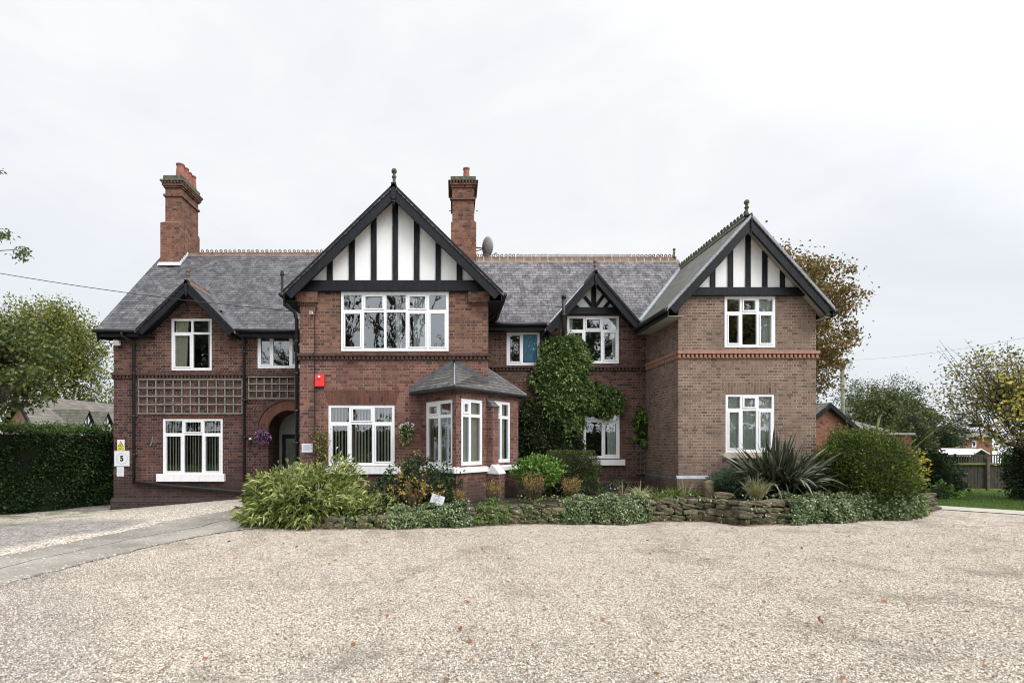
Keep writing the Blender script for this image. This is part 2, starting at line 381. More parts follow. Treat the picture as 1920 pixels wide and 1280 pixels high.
M['low_roof'] = slate('low_roof', (.15, .132, .112), (.07, .062, .055), (.23, .21, .18), course=.17, width=.28, streak=.25)
M['brown_roof'] = slate('brown_roof', (.11, .10, .082), (.05, .05, .045), (.16, .15, .12), course=.15, width=.26, green=(.09, .10, .05))
def glass():
    t = NT('window_glass'); p = t.pos()
    nz = t.noise(t.scale(p, (1, 1, .8)), 3.2, 2, .5, .6)
    nb = t.bump(nz, .12, .010)
    lw = t.n('ShaderNodeFresnel'); lw.inputs[0].default_value = 1.55; t.l(nb, lw.inputs['Normal'])
    f = t.m_('MINIMUM', t.m_('ADD', t.m_('MULTIPLY', lw.outputs[0], 2.4), .10), .9)
    tr = t.n('ShaderNodeBsdfTransparent'); tr.inputs[0].default_value = (.90, .94, .93, 1)
    gl = t.n('ShaderNodeBsdfGlossy'); gl.inputs['Roughness'].default_value = .01; gl.inputs[0].default_value = (.93, .97, 1, 1); t.l(nb, gl.inputs['Normal'])
    mx = t.n('ShaderNodeMixShader'); t.l(f, mx.inputs[0]); t.l(tr.outputs[0], mx.inputs[1]); t.l(gl.outputs[0], mx.inputs[2])
    t.l(mx.outputs[0], t.out.inputs[0]); return t.m
M['glass'] = glass()
# ================================================================ THE HOUSE
YM, YB = 16.0, 13.7                    # depth of the main front wall, of the projecting fronts
PM = Plane(0, YM); PR = Plane(0, YM); PB = Plane(0, YB); PW = Plane(0, YB)
XBL, XBR = ax(562, YB), ax(915.5, YB)  # block corners
XWL, XWR = ax(1272, YB), ax(1530, YB)  # wing corners
XL = ax(213, YM)
VX, VY = ax(855, 12.4), 12.4           # front corner of the corner bay
PA_ = Plane(ax(790, YB), YB, VX - ax(790, YB), VY - YB)
EX, EY = 1.84, 14.5
PE = Plane(VX, VY, EX - VX, EY - VY)
LA = math.hypot(VX - ax(790, YB), VY - YB); LE = math.hypot(EX - VX, EY - VY)

house = thing('house', 'large red brick house with black and white timbered gables and slate roofs', 'house', (0, YM, 0))

def quad(P, x0, x1, y0, y1):
    u0, z1 = P.hit(x0, y0); u1, z0 = P.hit(x1, y1)
    return u0, u1, P.hit((x0 + x1) / 2, y1)[1], P.hit((x0 + x1) / 2, y0)[1]

def window(P, x0, x1, y0, y1, mull=(), tr=None, top_open=(), bot_open=(), dress=None, sill=None, label=None, fw=.07, rec=.07, room=2.4, inset=True, parent=None):
    """white casement window set in plane P; mull = pixel columns, tr = pixel row of the transom"""
    parent = parent or house
    u0, u1, z0, z1 = quad(P, x0, x1, y0, y1)
    if inset: P.holes.append([(u0, z0), (u1, z0), (u1, z1), (u0, z1)])
    n1 = -rec + .055; n0 = -rec - .01
    f = MB(); e = .002
    f.pbox(P, u0 + e, u0 + fw, z0 + e, z1 - e, n0, n1); f.pbox(P, u1 - fw, u1 - e, z0 + e, z1 - e, n0, n1)
    f.pbox(P, u0 + fw, u1 - fw, z1 - fw, z1 - e, n0, n1 - e); f.pbox(P, u0 + fw, u1 - fw, z0 + e, z0 + fw * 1.15, n0, n1 - e)
    us = [u0 + fw] + [P.u(m) for m in mull] + [u1 - fw]
    mh = fw * .48
    zt = P.hit((x0 + x1) / 2, tr)[1] if tr else None
    for m in us[1:-1]: f.pbox(P, m - mh, m + mh, z0 + fw * 1.15, z1 - fw, n0, n1 - .004)
    for i in range(len(us) - 1):
        a = us[i] + (mh if i else 0); b = us[i + 1] - (mh if i < len(us) - 2 else 0)
        if zt: f.pbox(P, a, b, zt - mh, zt + mh, n0, n1 - .006)
        def sash(zb, ztp):
            w = fw * .55; g = .004
            f.pbox(P, a + g, a + w, zb + g, ztp - g, n0 + .01, n1 + .012); f.pbox(P, b - w, b - g, zb + g, ztp - g, n0 + .01, n1 + .012)
            f.pbox(P, a + w, b - w, zb + g, zb + w, n0 + .01, n1 + .010); f.pbox(P, a + w, b - w, ztp - w, ztp - g, n0 + .01, n1 + .010)
        if zt and i in top_open: sash(zt + mh, z1 - fw)
        if i in bot_open: sash(z0 + fw * 1.15, (zt - mh) if zt else z1 - fw)
    w = f.build('window', M['upvc'], parent)
    if label: w['label'] = label
    g = MB(); gn = -rec + .02
    g.add([P.pt(u0 + .02, z0 + .02, gn), P.pt(u1 - .02, z0 + .02, gn), P.pt(u1 - .02, z1 - .02, gn), P.pt(u0 + .02, z1 - .02, gn)], [(0, 1, 2, 3)])
    g.build('pane', M['glass'], w)
    # the room behind
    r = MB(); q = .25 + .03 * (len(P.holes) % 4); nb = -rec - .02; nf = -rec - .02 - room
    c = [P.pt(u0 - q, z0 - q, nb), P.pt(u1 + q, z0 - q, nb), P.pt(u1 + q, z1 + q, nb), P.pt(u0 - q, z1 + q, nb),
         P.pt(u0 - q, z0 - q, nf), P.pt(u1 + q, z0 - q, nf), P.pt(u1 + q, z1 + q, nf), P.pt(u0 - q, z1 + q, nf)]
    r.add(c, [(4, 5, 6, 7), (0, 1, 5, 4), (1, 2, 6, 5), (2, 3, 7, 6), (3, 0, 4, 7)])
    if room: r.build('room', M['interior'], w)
    nd = -rec - .035
    for d in (dress or []):
        kind, a, b = d[0], d[1], d[2]; ua = u0 + (u1 - u0) * a; ub = u0 + (u1 - u0) * b
        if kind == 'blind':
            m = MB(); k = max(2, int((ub - ua) / d[4] if len(d) > 4 else (ub - ua) / .085)); st = (ub - ua) / k
            for i in range(k):
                c0 = ua + st * (i + .5 + rnd.uniform(-.10, .10)); hw = st * rnd.uniform(.24, .34); t = rnd.uniform(.015, .03)
                m.add([P.pt(c0 - hw, z0 + .06, nd - t), P.pt(c0 + hw, z0 + .06, nd + t), P.pt(c0 + hw, z1 - .03, nd + t), P.pt(c0 - hw, z1 - .03, nd - t)], [(0, 1, 2, 3)])
            m.build('vertical_blind', M[d[3]], w)
        else:          # pleated curtain or net
            m = MB(); k = max(8, int((ub - ua) / .018)); vs = []; fs = []
            ph = rnd.uniform(0, 6)
            for i in range(k + 1):
                u = ua + (ub - ua) * i / k
                for j in range(5):
                    z = z0 + .02 + (z1 - z0 - .04) * j / 4
                    tie = 1 - (d[4] if len(d) > 4 else 0) * (1 - j / 4)
                    un = (ua if a < .5 else ub) + (u - (ua if a < .5 else ub)) * tie
                    vs.append(P.pt(un, z, nd + .022 * math.sin(u * 62 + ph + .5 * math.sin(u * 17)) + .008 * math.sin(u * 140 + j)))
            for i in range(k):
                for j in range(4): fs.append((i * 5 + j, (i + 1) * 5 + j, (i + 1) * 5 + j + 1, i * 5 + j + 1))
            m.add(vs, fs); m.build('curtain', M[d[3]], w, smooth=True)
    if sill:
        mat, ex0, ex1, sy0, sy1, pr = sill
        v = MB(); a0, a1, b0, b1 = quad(P, ex0, ex1, sy0, sy1); v.pbox(P, a0, a1, b0, b1, -rec - .03, pr)
        v.build('sill', M[mat], w, bevel=.006)
    return w

def wall(P, outline, mat, name='wall', depth=.16, label=None, parent=None, extra=()):
    loops = [outline] + P.holes + list(extra)
    flat = [p for l in loops for p in l]
    tr = tessellate_polygon([[Vector((a, b, 0)) for a, b in l] for l in loops])
    m = MB(); fs = []
    for a, b, c in tr:
        p, q, r = flat[a], flat[b], flat[c]
        if (q[0] - p[0]) * (r[1] - p[1]) - (q[1] - p[1]) * (r[0] - p[0]) < 0: a, b, c = c, b, a
        fs.append((a, b, c))
    m.add([P.pt(a, b) for a, b in flat], fs)
    for l in P.holes:
        k = len(l); m.add([P.pt(a, b) for a, b in l] + [P.pt(a, b, -depth) for a, b in l], [(i, (i + 1) % k, k + (i + 1) % k, k + i) for i in range(k)])
    o = m.build(name, M[mat], parent or house)
    if label: o['label'] = label
    return o
def side(x, y0, y1, z0, z1, mat, name='side_wall', face=-1):
    m = MB(); p = [(x, y0, z0), (x, y1, z0), (x, y1, z1), (x, y0, z1)]
    m.add(p, [(0, 3, 2, 1) if face > 0 else (0, 1, 2, 3)])
    # outward normal must point to face side
    a, b, c = Vector(p[0]), Vector(p[1]), Vector(p[3])
    nx = (b - a).cross(c - a).x
    m.f = [(0, 1, 2, 3)] if nx * face > 0 else [(0, 3, 2, 1)]
    return m.build(name, M[mat], house)

def string(P, u0, u1, z0, z1, pr, mat, step=.112, zb=None):
    m = MB(); h = z1 - z0
    m.pbox(P, u0, u1, z0 + h * .55, z1, -.02, pr)
    m.pbox(P, u0 + .004, u1 - .004, z0 - h * .12, z0, -.02, pr * .35)
    k = int((u1 - u0) / step); st = (u1 - u0) / k
    for i in range(k): m.pbox(P, u0 + st * (i + .22), u0 + st * (i + .78), z0, z0 + h * .55, -.02, pr * .72)
    return m.build('string_course', M[mat], house)

def soldier(P, x0, x1, y0, y1, mat):
    u0, u1, z0, z1 = quad(P, x0, x1, y0, y1); k = .12
    m = MB(); m.prism([(u0, z0), (u1, z0), (u1 + k, z1), (u0 - k, z1)], P, -.01, .004)
    m.build('brick_arch', M[mat], house)

# ---- windows --------------------------------------------------------------
BL = lambda a=.03, b=.97, m='blind', s=.085: ('blind', a, b, m, s)
# left wing front
window(PM, 321, 397, 597, 694, mull=(360,), tr=624.5, bot_open=(0,), dress=[('curtain', .08, .40, 'curtain_cream', .15), ('curtain', .86, .97, 'curtain_cream', .2)])
window(PM, 482.5, 586, 625, 690, mull=(510, 544), bot_open=(0, 2), dress=[('curtain', .10, .22, 'ink_grey', .5)])
window(PM, 305, 417.5, 784.5, 890, mull=(343, 380.5), tr=813.5, top_open=(1,), bot_open=(0, 2), dress=[BL()],
       sill=('white_sill', 296, 423, 888, 902, .10))
# recessed right-hand front
window(PR, 950, 1012, 622, 684.5, mull=(979,), bot_open=(0,), dress=[('curtain', .50, .94, 'curtain_blue', .1)])
window(PR, 1063.5, 1160.8, 592, 681, mull=(1096, 1129), tr=619.5, top_open=(1,), bot_open=(0, 2), dress=[('curtain', .86, .97, 'curtain_green', .35), ('curtain', .03, .12, 'net', .2)])
window(PR, 1070, 1162, 770, 859, mull=(1097, 1130.5), tr=789, top_open=(1,), bot_open=(0, 2), dress=[('curtain', .74, .93, 'curtain_green', .15)],
       sill=('white_sill', 1060, 1170.5, 861, 872, .10))
# projecting central block
window(PB, 639.8, 841.3, 548.5, 658.5, mull=(680.5, 722.5, 763, 802.5), tr=583.5, top_open=(1, 3), bot_open=(0, 3, 4), rec=.03,
       dress=[('curtain', .66, .80, 'net', .1), ('curtain', .5, .56, 'net', .1)])
window(PB, 615.5, 740, 759, 873, mull=(656.5, 700), tr=793, top_open=(1,), bot_open=(0, 2), dress=[BL()],
       sill=('white_sill', 607, 752, 874, 888, .10))
# wing front
window(PW, 1358, 1453, 555.5, 651.5, mull=(1389, 1420.5), tr=586.5, top_open=(1,), bot_open=(0, 2), rec=.04, dress=[('curtain', .70, .96, 'net', .1)])
window(PW, 1360.5, 1452.8, 738.5, 848, mull=(1391, 1421), tr=767.5, top_open=(1,), bot_open=(0, 2),
       dress=[('curtain', .03, .97, 'curtain_green', 0)], sill=('stone_sill', 1356, 1458, 849, 858.5, .07))
# corner bay
window(PA_, 798.5, 848, 751, 874, mull=(822,), tr=780.5, top_open=(0,), dress=[BL(s=.07)], room=0, fw=.085)
window(PE, 865, 905, 748, 872, mull=(882.5,), tr=779, top_open=(0,), dress=[('curtain', .03, .60, 'net'), BL(.6, .97)], room=0, fw=.085)
window(PE, 925.5, 957, 752, 867, mull=(940.5,), tr=782, top_open=(0,), dress=[('curtain', .03, .82, 'curtain_green')], room=0, fw=.085)

# ---- roof geometry --------------------------------------------------------
YE = 15.65
LZ, LYR, LZR = az(617, YE), 19.27, az(478, 19.27)          # left main roof
RZ, RYR, RZR = 5.55, 17.67, 8.20                            # right main roof
YG, YD = 13.3, 15.5                                         # bargeboard depths
class G: pass
def gable(P, Y, apex, left, right, slope=None):
    g = G(); g.Y = Y; g.x = ax(apex[0], Y); g.z = az(apex[1], Y)
    g.xl, g.zl = ax(left[0], Y), az(left[1], Y); g.xr, g.zr = ax(right[0], Y), az(right[1], Y)
    return g
gB = gable(PB, YG, (738, 345), (531, 545), (942, 546))
gW = gable(PW, YG, (1408.5, 402), (1252, 574), (1564, 576))
gL = gable(PM, YD, (349, 526), (255, 617), (439, 619))
gR = gable(PR, YD, (1117.5, 508), (1023, 616), (1205, 609))

def wall_top(g, Yw, drop):
    """gable wall outline top: apex and the height of the roof underside at x"""
    def z(x):
        if x < g.x: return g.z - (g.x - x) * (g.z - g.zl) / (g.x - g.xl) - drop
        return g.z - (x - g.x) * (g.z - g.zr) / (g.xr - g.x) - drop
    return z
GZ = -.6
# arch of the porch
acx, aR, aS = ax(542, YM), (581 - 503.6) / 2 * YM / FP, az(808, YM)
arch = [(acx - aR, -.15), (acx + aR, -.15)] + [(acx + aR * math.cos(math.pi * i / 16), aS + aR * math.sin(math.pi * i / 16)) for i in range(17)]
# left wall: eaves height, with the wall gable rising above
zt = LZ + .30; f = wall_top(gL, YM, .16)
xa = gL.x - (gL.z - .16 - zt) * (gL.x - gL.xl) / (gL.z - gL.zl); xb = gL.x + (gL.z - .16 - zt) * (gL.xr - gL.x) / (gL.z - gL.zr)
PM.holes.append(arch)
wall(PM, [(XL, GZ), (XBL + .02, GZ), (XBL + .02, zt), (xb, zt), (gL.x, gL.z - .16), (xa, zt), (XL, zt)], 'brick_left', depth=.16)
zt = RZ + .38; xa = gR.x - (gR.z - .16 - zt) * (gR.x - gR.xl) / (gR.z - gR.zl); xb = gR.x + (gR.z - .16 - zt) * (gR.xr - gR.x) / (gR.z - gR.zr)
wall(PR, [(XBR - .02, -.1), (XWL + .02, -.1), (XWL + .02, zt), (xb, zt), (gR.x, gR.z - .16), (xa, zt), (XBR - .02, zt)], 'brick_main')
f = wall_top(gB, YB, .12)
tbz = az(545, 13.55)
wall(PB, [(XBL, GZ), (XBR, GZ), (XBR, tbz), (XBL, tbz)], 'brick_block')
wtz = az(553, 13.55)
wall(PW, [(XWL, -.1), (XWR, -.1), (XWR, wtz + .02), (XWL, wtz + .02)], 'brick_wing', label='pale brown brick front with wide pale mortar')
side(XBL, YB, YM, GZ, tbz, 'brick_block'); side(XBR, YB, YM, GZ, tbz, 'brick_block', face=1)
side(XWL, YB, YM, -.1, wtz + .1, 'brick_wing'); side(XWR, YB, 22, -.1, wtz + .1, 'brick_wing', face=1)
side(XL, YM, LYR + 3.2, GZ, LZ + .2, 'brick_left'); 
m = MB(); m.add([(XL, YM, LZ + .2), (XL, 2 * LYR - YM, LZ + .2), (XL, LYR, LZR - .15)], [(0, 2, 1)]); m.build('gable_end', M['brick_left'], house)
# back walls
m = MB(); m.add([(XL, 22.6, -.5), (XWR, 22.0, -.5), (XWR, 22.0, 5.6), (XL, 22.6, 5.6)], [(0, 1, 2, 3)]); m.build('rear_wall', M['brick_main'], house)
# porch recess
m = MB(); yb = 17.0
k = len(arch); m.add([(a, YM + .16, b) for a, b in arch] + [(a, yb, b) for a, b in arch], [(i, (i + 1) % k, k + (i + 1) % k, k + i) for i in range(k)])
m.build('porch_lining', M['brick_main'], house)
m = MB(); m.add([(acx - aR - .2, yb, -.2), (acx + aR + .2, yb, -.2), (acx + aR + .2, yb, 3.2), (acx - aR - .2, yb, 3.2)], [(0, 1, 2, 3)])
m.build('porch_back_wall', M['porch_wall'], house)
PP = Plane(0, yb); m = MB()
d0, d1, dt = ax(530, yb), ax(575, yb), az(814, yb)
m.pbox(PP, d0, d0 + .10, .02, dt, 0, .05); m.pbox(PP, d1 - .1, d1, .02, dt, 0, .05); m.pbox(PP, d0 + .1, d1 - .1, dt - .13, dt, 0, .05); m.pbox(PP, d0 + .1, d1 - .1, .02, .25, 0, .05)
door = m.build('door', M['black'], house)
m = MB(); m.pbox(PP, d0 + .1, d1 - .1, .25, dt - .13, .004, .016); m.build('door_pane', M['glass'], door)
m = MB(); m.pbox(PP, d0 + .1, d1 - .1, .25, dt - .13, .001, .003); m.build('door_panel', M['curtain_cream'], door)
m = MB(); m.tube([(d0 + .05, yb - .06, 1.0), (d0 + .05, yb - .09, 1.0), (d0 + .05, yb - .09, 1.18)], .012, 6); m.build('handle', M['metal'], door)
# arch ring
ro = (602 - 480.5) / 2 * YM / FP + .02
def ring(r0, r1, n0, n1, mat, name):
    m = MB(); N = 24; cx2 = ax(541.5, YM)
    for i in range(N):
        a, b = math.pi * i / N, math.pi * (i + 1) / N
        p = [(cx2 + r * math.cos(q), aS + r * math.sin(q)) for r, q in ((r0, a), (r1, a), (r1, b), (r0, b))]
        m.prism(p, PM, n0, n1)
    m.build(name, M[mat], house)
ring(aR + .005, ro - .07, -.02, .012, 'terra_porch' if 'terra_porch' in M else 'brick_porch', 'arch_ring')
ring(ro - .07, ro, -.02, .05, 'string', 'hood_mould')
soldier(PB, 615, 742, 731, 757, 'brick_arch'); soldier(PM, 306, 417, 778, 784, 'brick_arch')
soldier(PW, 1360, 1454, 717, 737.5, 'brick_wing_arch')

# ---- string courses, plinths ---------------------------------------------
z0, z1 = az(709, YM), az(699, YM); string(PM, XL - .05, XBL, z0, z1, .08, 'string')
z0, z1 = az(694, YM), az(685.5, YM); string(PR, XBR + .02, XWL - .01, z0, z1, .08, 'string')
z0, z1 = az(674, YB), az(663, YB); string(PB, XBL - .05, XBR + .05, z0, z1, .09, 'string')
PS = Plane(XBR, YB, 0, 1); string(PS, 0, YM - YB, z0, z1, .06, 'string')
z0, z1 = az(670.5, YB), az(658, YB); s_ = string(PW, XWL - .05, XWR + .05, z0, z1, .09, 'terracotta', step=.114); s_['label'] = 'bright orange terracotta string course with dentils'
PS = Plane(XWL, YM, 0, -1); string(PS, 0, YM - YB, z0, z1, .05, 'terracotta', step=.114)
def plinth(P, u0, u1, z0, z1, n, mat, cap='string', ch=.07):
    m = MB(); m.pbox(P, u0, u1, z0, z1, -.02, n); m.build('plinth', M[mat], house)
    m = MB(); m.hexa([P.pt(u0, z1, n + .005), P.pt(u1, z1, n + .005), P.pt(u1, z1, -.02), P.pt(u0, z1, -.02), P.pt(u0, z1 + ch, .004), P.pt(u1, z1 + ch, .004), P.pt(u1, z1 + ch, -.02), P.pt(u0, z1 + ch, -.02)])
    m.build('plinth_cap', M[cap], house)
plinth(PM, XL - .06, XBL, GZ, az(940, YM), .06, 'brick_left', 'rust', .11)
m = MB(); m.pbox(PM, XL - .075, XBL, GZ, az(952, YM), .03, .078); m.build('damp_course', M['rust'], house)
plinth(PR, XBR, XWL, -.1, az(905, YM), .05, 'brick_blue')
plinth(PW, XWL - .06, XWR + .06, -.1, az(897, YB), .05, 'brick_wing', 'lead', .085)
PS = Plane(XWL, YM, 0, -1); plinth(PS, 0, YM - YB, -.1, az(899, YB), .05, 'brick_wing', 'lead_dark', .06)
# brick kneelers below the block's bargeboards
for a, b in ((556, 597), (878, 917.5)):
    m = MB(); u0, u1, z0, z1 = quad(PB, a, b, 546, 568)
    m.pbox(PB, u0, u1, z0, z1, -.02, .10); k = 9
    for i in range(k): m.pbox(PB, u0 + .04 + (u1 - u0 - .08) * (i + .2) / k, u0 + .04 + (u1 - u0 - .08) * (i + .75) / k, z0 - .065, z0, -.02, .06)
    m.build('kneeler', M['brick_block'], house)

# ---- roofs ---------------------------------------------------------------
def main_roof(name, x0, x1, YE, ze, YR, zr, notches, mat, t=.09, soff=True):
    s = (zr - ze) / (YR - YE); zz = lambda y: ze + s * (y - YE)
    plan = [(x0, YE)]
    for a, c, b, yt in notches: plan += [(a, YE), (c, yt), (b, YE)]
    plan += [(x1, YE), (x1, YR), (x0, YR)]
    tr = tessellate_polygon([[Vector((a, b, 0)) for a, b in plan]])
    fs = []
    for a, b, c in tr:
        p, q, r = plan[a], plan[b], plan[c]
        if (q[0] - p[0]) * (r[1] - p[1]) - (q[1] - p[1]) * (r[0] - p[0]) < 0: a, b, c = c, b, a
        fs.append((a, b, c))
    m = MB(); m.solid([(x, y, zz(y)) for x, y in plan], fs, (0, 0, -t))
    yb = YR + (YR - YE)
    m.solid([(x0, YR, zr), (x1, YR, zr), (x1, yb, ze), (x0, yb, ze)], [(0, 1, 2), (0, 2, 3)], (0, 0, -t))
    return m.build(name, M[mat], house), zz
nl = (gL.z - LZ) * (gL.x - gL.xl) / (gL.z - gL.zl); yl = YE + (gL.z - LZ) * (LYR - YE) / (LZR - LZ)
roof_l, zzl = main_roof('roof', ax(178, YE), -2.6, YE, LZ, LYR, LZR, [(gL.x - nl, gL.x, gL.x + nl, yl)], 'slate_left')
nr = (gR.z - RZ) * (gR.x - gR.xl) / (gR.z - gR.zl); nr2 = (gR.z - RZ) * (gR.xr - gR.x) / (gR.z - gR.zr); yr = YE + (gR.z - RZ) * (RYR - YE) / (RZR - RZ)
roof_r, zzr = main_roof('roof', -.6, 7.78, YE, RZ, RYR, RZR, [(gR.x - nr, gR.x, gR.x + nr2, yr)], 'slate_main')
roof_r['label'] = 'purple grey slate roof streaked dark'

def gable_roof(g, y0, y1, mat, t=.10, ext=.03):
    m = MB()
    for x, z in ((g.xl, g.zl), (g.xr, g.zr)):
        s = (g.z - z) / abs(g.x - x); xe = x + math.copysign(ext, x - g.x); ze = z - ext * s
        p = [(g.x, y0, g.z), (xe, y0, ze), (xe, y1, ze), (g.x, y1, g.z)]
        if x > g.x: p = [p[0], p[3], p[2], p[1]]
        # order so that the top faces up
        a, b, c = Vector(p[0]), Vector(p[1]), Vector(p[2])
        tri = [(0, 1, 2), (0, 2, 3)] if (b - a).cross(c - a).z > 0 else [(0, 2, 1), (0, 3, 2)]
        m.solid(p, tri, (0, 0, -t))
    return m.build('gable_roof', M[mat], house)
gable_roof(gB, YG - .03, 19.2, 'slate_main'); rw = gable_roof(gW, YG - .03, 22.2, 'slate_wing'); rw['label'] = 'greenish grey slate roof of the right wing'
gable_roof(gL, YD - .03, yl + .25, 'slate_left', .08); gable_roof(gR, YD - .03, yr + .25, 'slate_main', .08)

def barge(g, vw, th=.07, off=0, post=None, soffit=True, Yw=None):
    P = Plane(0, g.Y)
    for x, z, sgn in ((g.xl, g.zl, -1), (g.xr, g.zr, 1)):
        L = math.hypot(x - g.x, z - g.z); dx, dz = (x - g.x) / L, (z - g.z) / L
        px, pz = (dz * sgn, -dx * sgn)
        if pz > 0: px, pz = -px, -pz
        cos = abs(dx); w = vw * cos
        poly = [(g.x, g.z), (x, z), (x + px * w, z + pz * w), (g.x, g.z - vw)]
        m = MB(); m.prism(poly, P, -th, 0); m.build('bargeboard', M['black'], house, bevel=.006)
        m = MB(); c = .035 / cos
        poly = [(g.x, g.z + .01), (x, z + .01), (x, z + .01 - c * 1.6), (g.x, g.z + .01 - c * 1.6)]
        m.prism(poly, P, -.01, .035); m.build('verge_strip', M['black_timber'] if g is not gW else M['lead'], house)
        if soffit:
            Yw_ = Yw or (YB if g in (gB, gW) else YM)
            m = MB(); a = [(g.x, g.z - vw * .55), (x, z - vw * .55)]
            m.add([(a[0][0], g.Y + .05, a[0][1]), (a[1][0], g.Y + .05, a[1][1]), (a[1][0], Yw_ + .05, a[1][1]), (a[0][0], Yw_ + .05, a[0][1])], [(0, 1, 2, 3)])
            m.build('soffit', M['soffit'] if g is gW else M['black_timber'], house)
    if post:
        w, h = post
        m = MB(); m.pbox(P, g.x - w / 2, g.x + w / 2, g.z - h, g.z + .03, -th, .035); m.build('apex_post', M['black'], house)
        m = MB(); r = w * .42
        m.lathe((g.x, g.Y - .0, g.z - h - .20), [(r * .35, 0), (r * .8, .02), (r * .5, .05), (r, .08), (r, .10), (r * .55, .125), (r, .15), (r, .2)], 12)
        m.build('pendant', M['black'], house, smooth=True)
barge(gB, .40, post=(.13, .36)); barge(gW, .40, post=(.03, .36)); barge(gL, .33, post=(.09, .30)); barge(gR, .34, post=(.08, .30))

def timber(P, Yw, g, tie, studs, drop, braces=()):
    """white panel with black studs above a tie beam"""
    n = 0.0
    tx0, tx1, ty0, ty1 = tie
    u0, u1 = ax(tx0, Yw - .12), ax(tx1, Yw - .12); z1, z0 = az(ty0, Yw - .12), az(ty1, Yw - .12)
    zb = z1 - .02; s0 = (g.z - g.zl) / (g.x - g.xl); s1 = (g.z - g.zr) / (g.xr - g.x)
    za = g.z - .14
    m = MB(); pl = [(g.x - (za - zb + .1) / s0, zb - .1), (g.x + (za - zb + .1) / s1, zb - .1), (g.x, za)]
    m.prism(pl, P, -.06, .014); m.build('gable_panel', M['render'], house)
    m = MB(); m.pbox(P, u0, u1, z0, z1, -.08, .12); m.build('tie_beam', M['black'], house, bevel=.008)
    for a, b in studs:
        a, b = ax(a, Yw - .05), ax(b, Yw - .05); c = (a + b) / 2
        top = lambda x: g.z - .16 - (abs(g.x - x)) * (s0 if x < g.x else s1)
        m = MB()
        poly = [(a, zb), (b, zb), (b, top(b)), (a, top(a))] if not (a < g.x < b) else [(a, zb), (b, zb), (b, top(b)), (g.x, za), (a, top(a))]
        m.prism(poly, P, .006, .05); m.build('stud', M['black_timber'], house)
    for (ax0, ay0), (ax1, ay1) in braces:
        p, q = (ax(ax0, Yw - .05), az(ay0, Yw - .05)), (ax(ax1, Yw - .05), az(ay1, Yw - .05))
        L = math.hypot(q[0] - p[0], q[1] - p[1]); ex, ez = -(q[1] - p[1]) / L * .05, (q[0] - p[0]) / L * .05
        m = MB(); m.prism([(p[0] - ex, p[1] - ez), (q[0] - ex, q[1] - ez), (q[0] + ex, q[1] + ez), (p[0] + ex, p[1] + ez)], P, 0, .042); m.build('brace', M['black_timber'], house)
timber(PB, YB, gB, (563, 911, 525, 545.5), [(613, 623.5), (654, 665), (695.5, 706), (735.7, 746), (776, 786.6), (816.5, 826.5), (856, 867)], .4)
timber(PW, YB, gW, (1296, 1518, 538, 553.5), [(1332.5, 1341.7), (1365.6, 1375), (1398.8, 1407.8), (1430.3, 1439.3), (1463.5, 1472)], .4)
timber(PR, YM, gR, (1064, 1168, 575.5, 588.5), [(1109, 1118)], .3, braces=[((1114, 578), (1096, 556)), ((1114, 578), (1135, 550)), ((1133, 577), (1146, 562)), ((1085, 577), (1078, 572))])
# strip of boarding above the block window
m = MB(); u0, u1, z0, z1 = quad(PB, 640, 842, 544, 549); m.pbox(PB, u0, u1, z0, z1, -.05, .04); m.build('window_head', M['upvc'], house)

# ---- ridges, finials, valleys --------------------------------------------
def rings_ridge(p0, p1, step, r, mat, cap=.075, joints=None):
    """saddle-back ridge tiles with a crest of pierced loops"""
    p0, p1 = Vector(p0), Vector(p1); d = (p1 - p0); L = d.length; d.normalize(); sd = Vector((0, 0, 1)).cross(d).normalized()
    m = MB(); up = Vector((0, 0, 1))
    sec = [(-cap, -cap * .95), (-cap * .25, .03), (-.018, .05), (-.018, .09), (.018, .09), (.018, .05), (cap * .25, .03), (cap, -cap * .95)]
    k = len(sec); vs = [p + sd * a + up * b for p in (p0, p1) for a, b in sec]
    m.add(vs, [(i, i + 1, k + i + 1, k + i) for i in range(k - 1)] + [tuple(range(k)), tuple(reversed(range(k, 2 * k)))])
    n = int(L / step)
    for i in range(n):
        c = p0 + d * (step * (i + .5) + rnd.uniform(-.012, .012)) + up * (.085 + r + rnd.uniform(-.01, .008)); S_ = 10; vs = []; fs = []
        for a in range(S_):
            q = 2 * math.pi * a / S_
            for rr, t in ((r, -.016), (r, .016), (r * .55, .016), (r * .55, -.016)):
                vs.append(c + d * (math.cos(q) * rr) + up * (math.sin(q) * rr) + sd * t)
        for a in range(S_):
            b = (a + 1) % S_
            for j in range(4): fs.append((a * 4 + j, a * 4 + (j + 1) % 4, b * 4 + (j + 1) % 4, b * 4 + j))
        m.add(vs, fs)
    o = m.build('ridge_tiles', M[mat], house)
    if joints:
        m = MB(); q = joints; i = 1
        while q * i < L:
            c = p0 + d * (q * i); w = .014
            vs = [c + d * e + sd * a + up * b for e in (-w, w) for a, b in ((-cap * 1.05, -cap), (-.0, .125), (cap * 1.05, -cap))]
            m.add(vs, [(0, 1, 4, 3), (1, 2, 5, 4), (0, 3, 5, 2), (0, 2, 1), (3, 4, 5)]); i += 1
        for e in (-1, 1): m.solid([p0 + sd * e * cap - up * cap, p1 + sd * e * cap - up * cap, p1 + sd * e * (cap + .03) - up * (cap + .025), p0 + sd * e * (cap + .03) - up * (cap + .025)], [(0, 1, 2), (0, 2, 3)], (0, 0, -.02))
        m.build('pointing', M['point'], house)
    return o
rings_ridge((ax(350, LYR), LYR, LZR), (-2.9, LYR, LZR), .172, .058, 'terra_old')
rings_ridge((ax(892, RYR), RYR, RZR), (7.70, RYR, RZR), .138, .056, 'terra_old', joints=.276)
rings_ridge((gW.x, YG + .2, gW.z + .02), (gW.x, 21.5, gW.z + .02), .17, .055, 'moss')
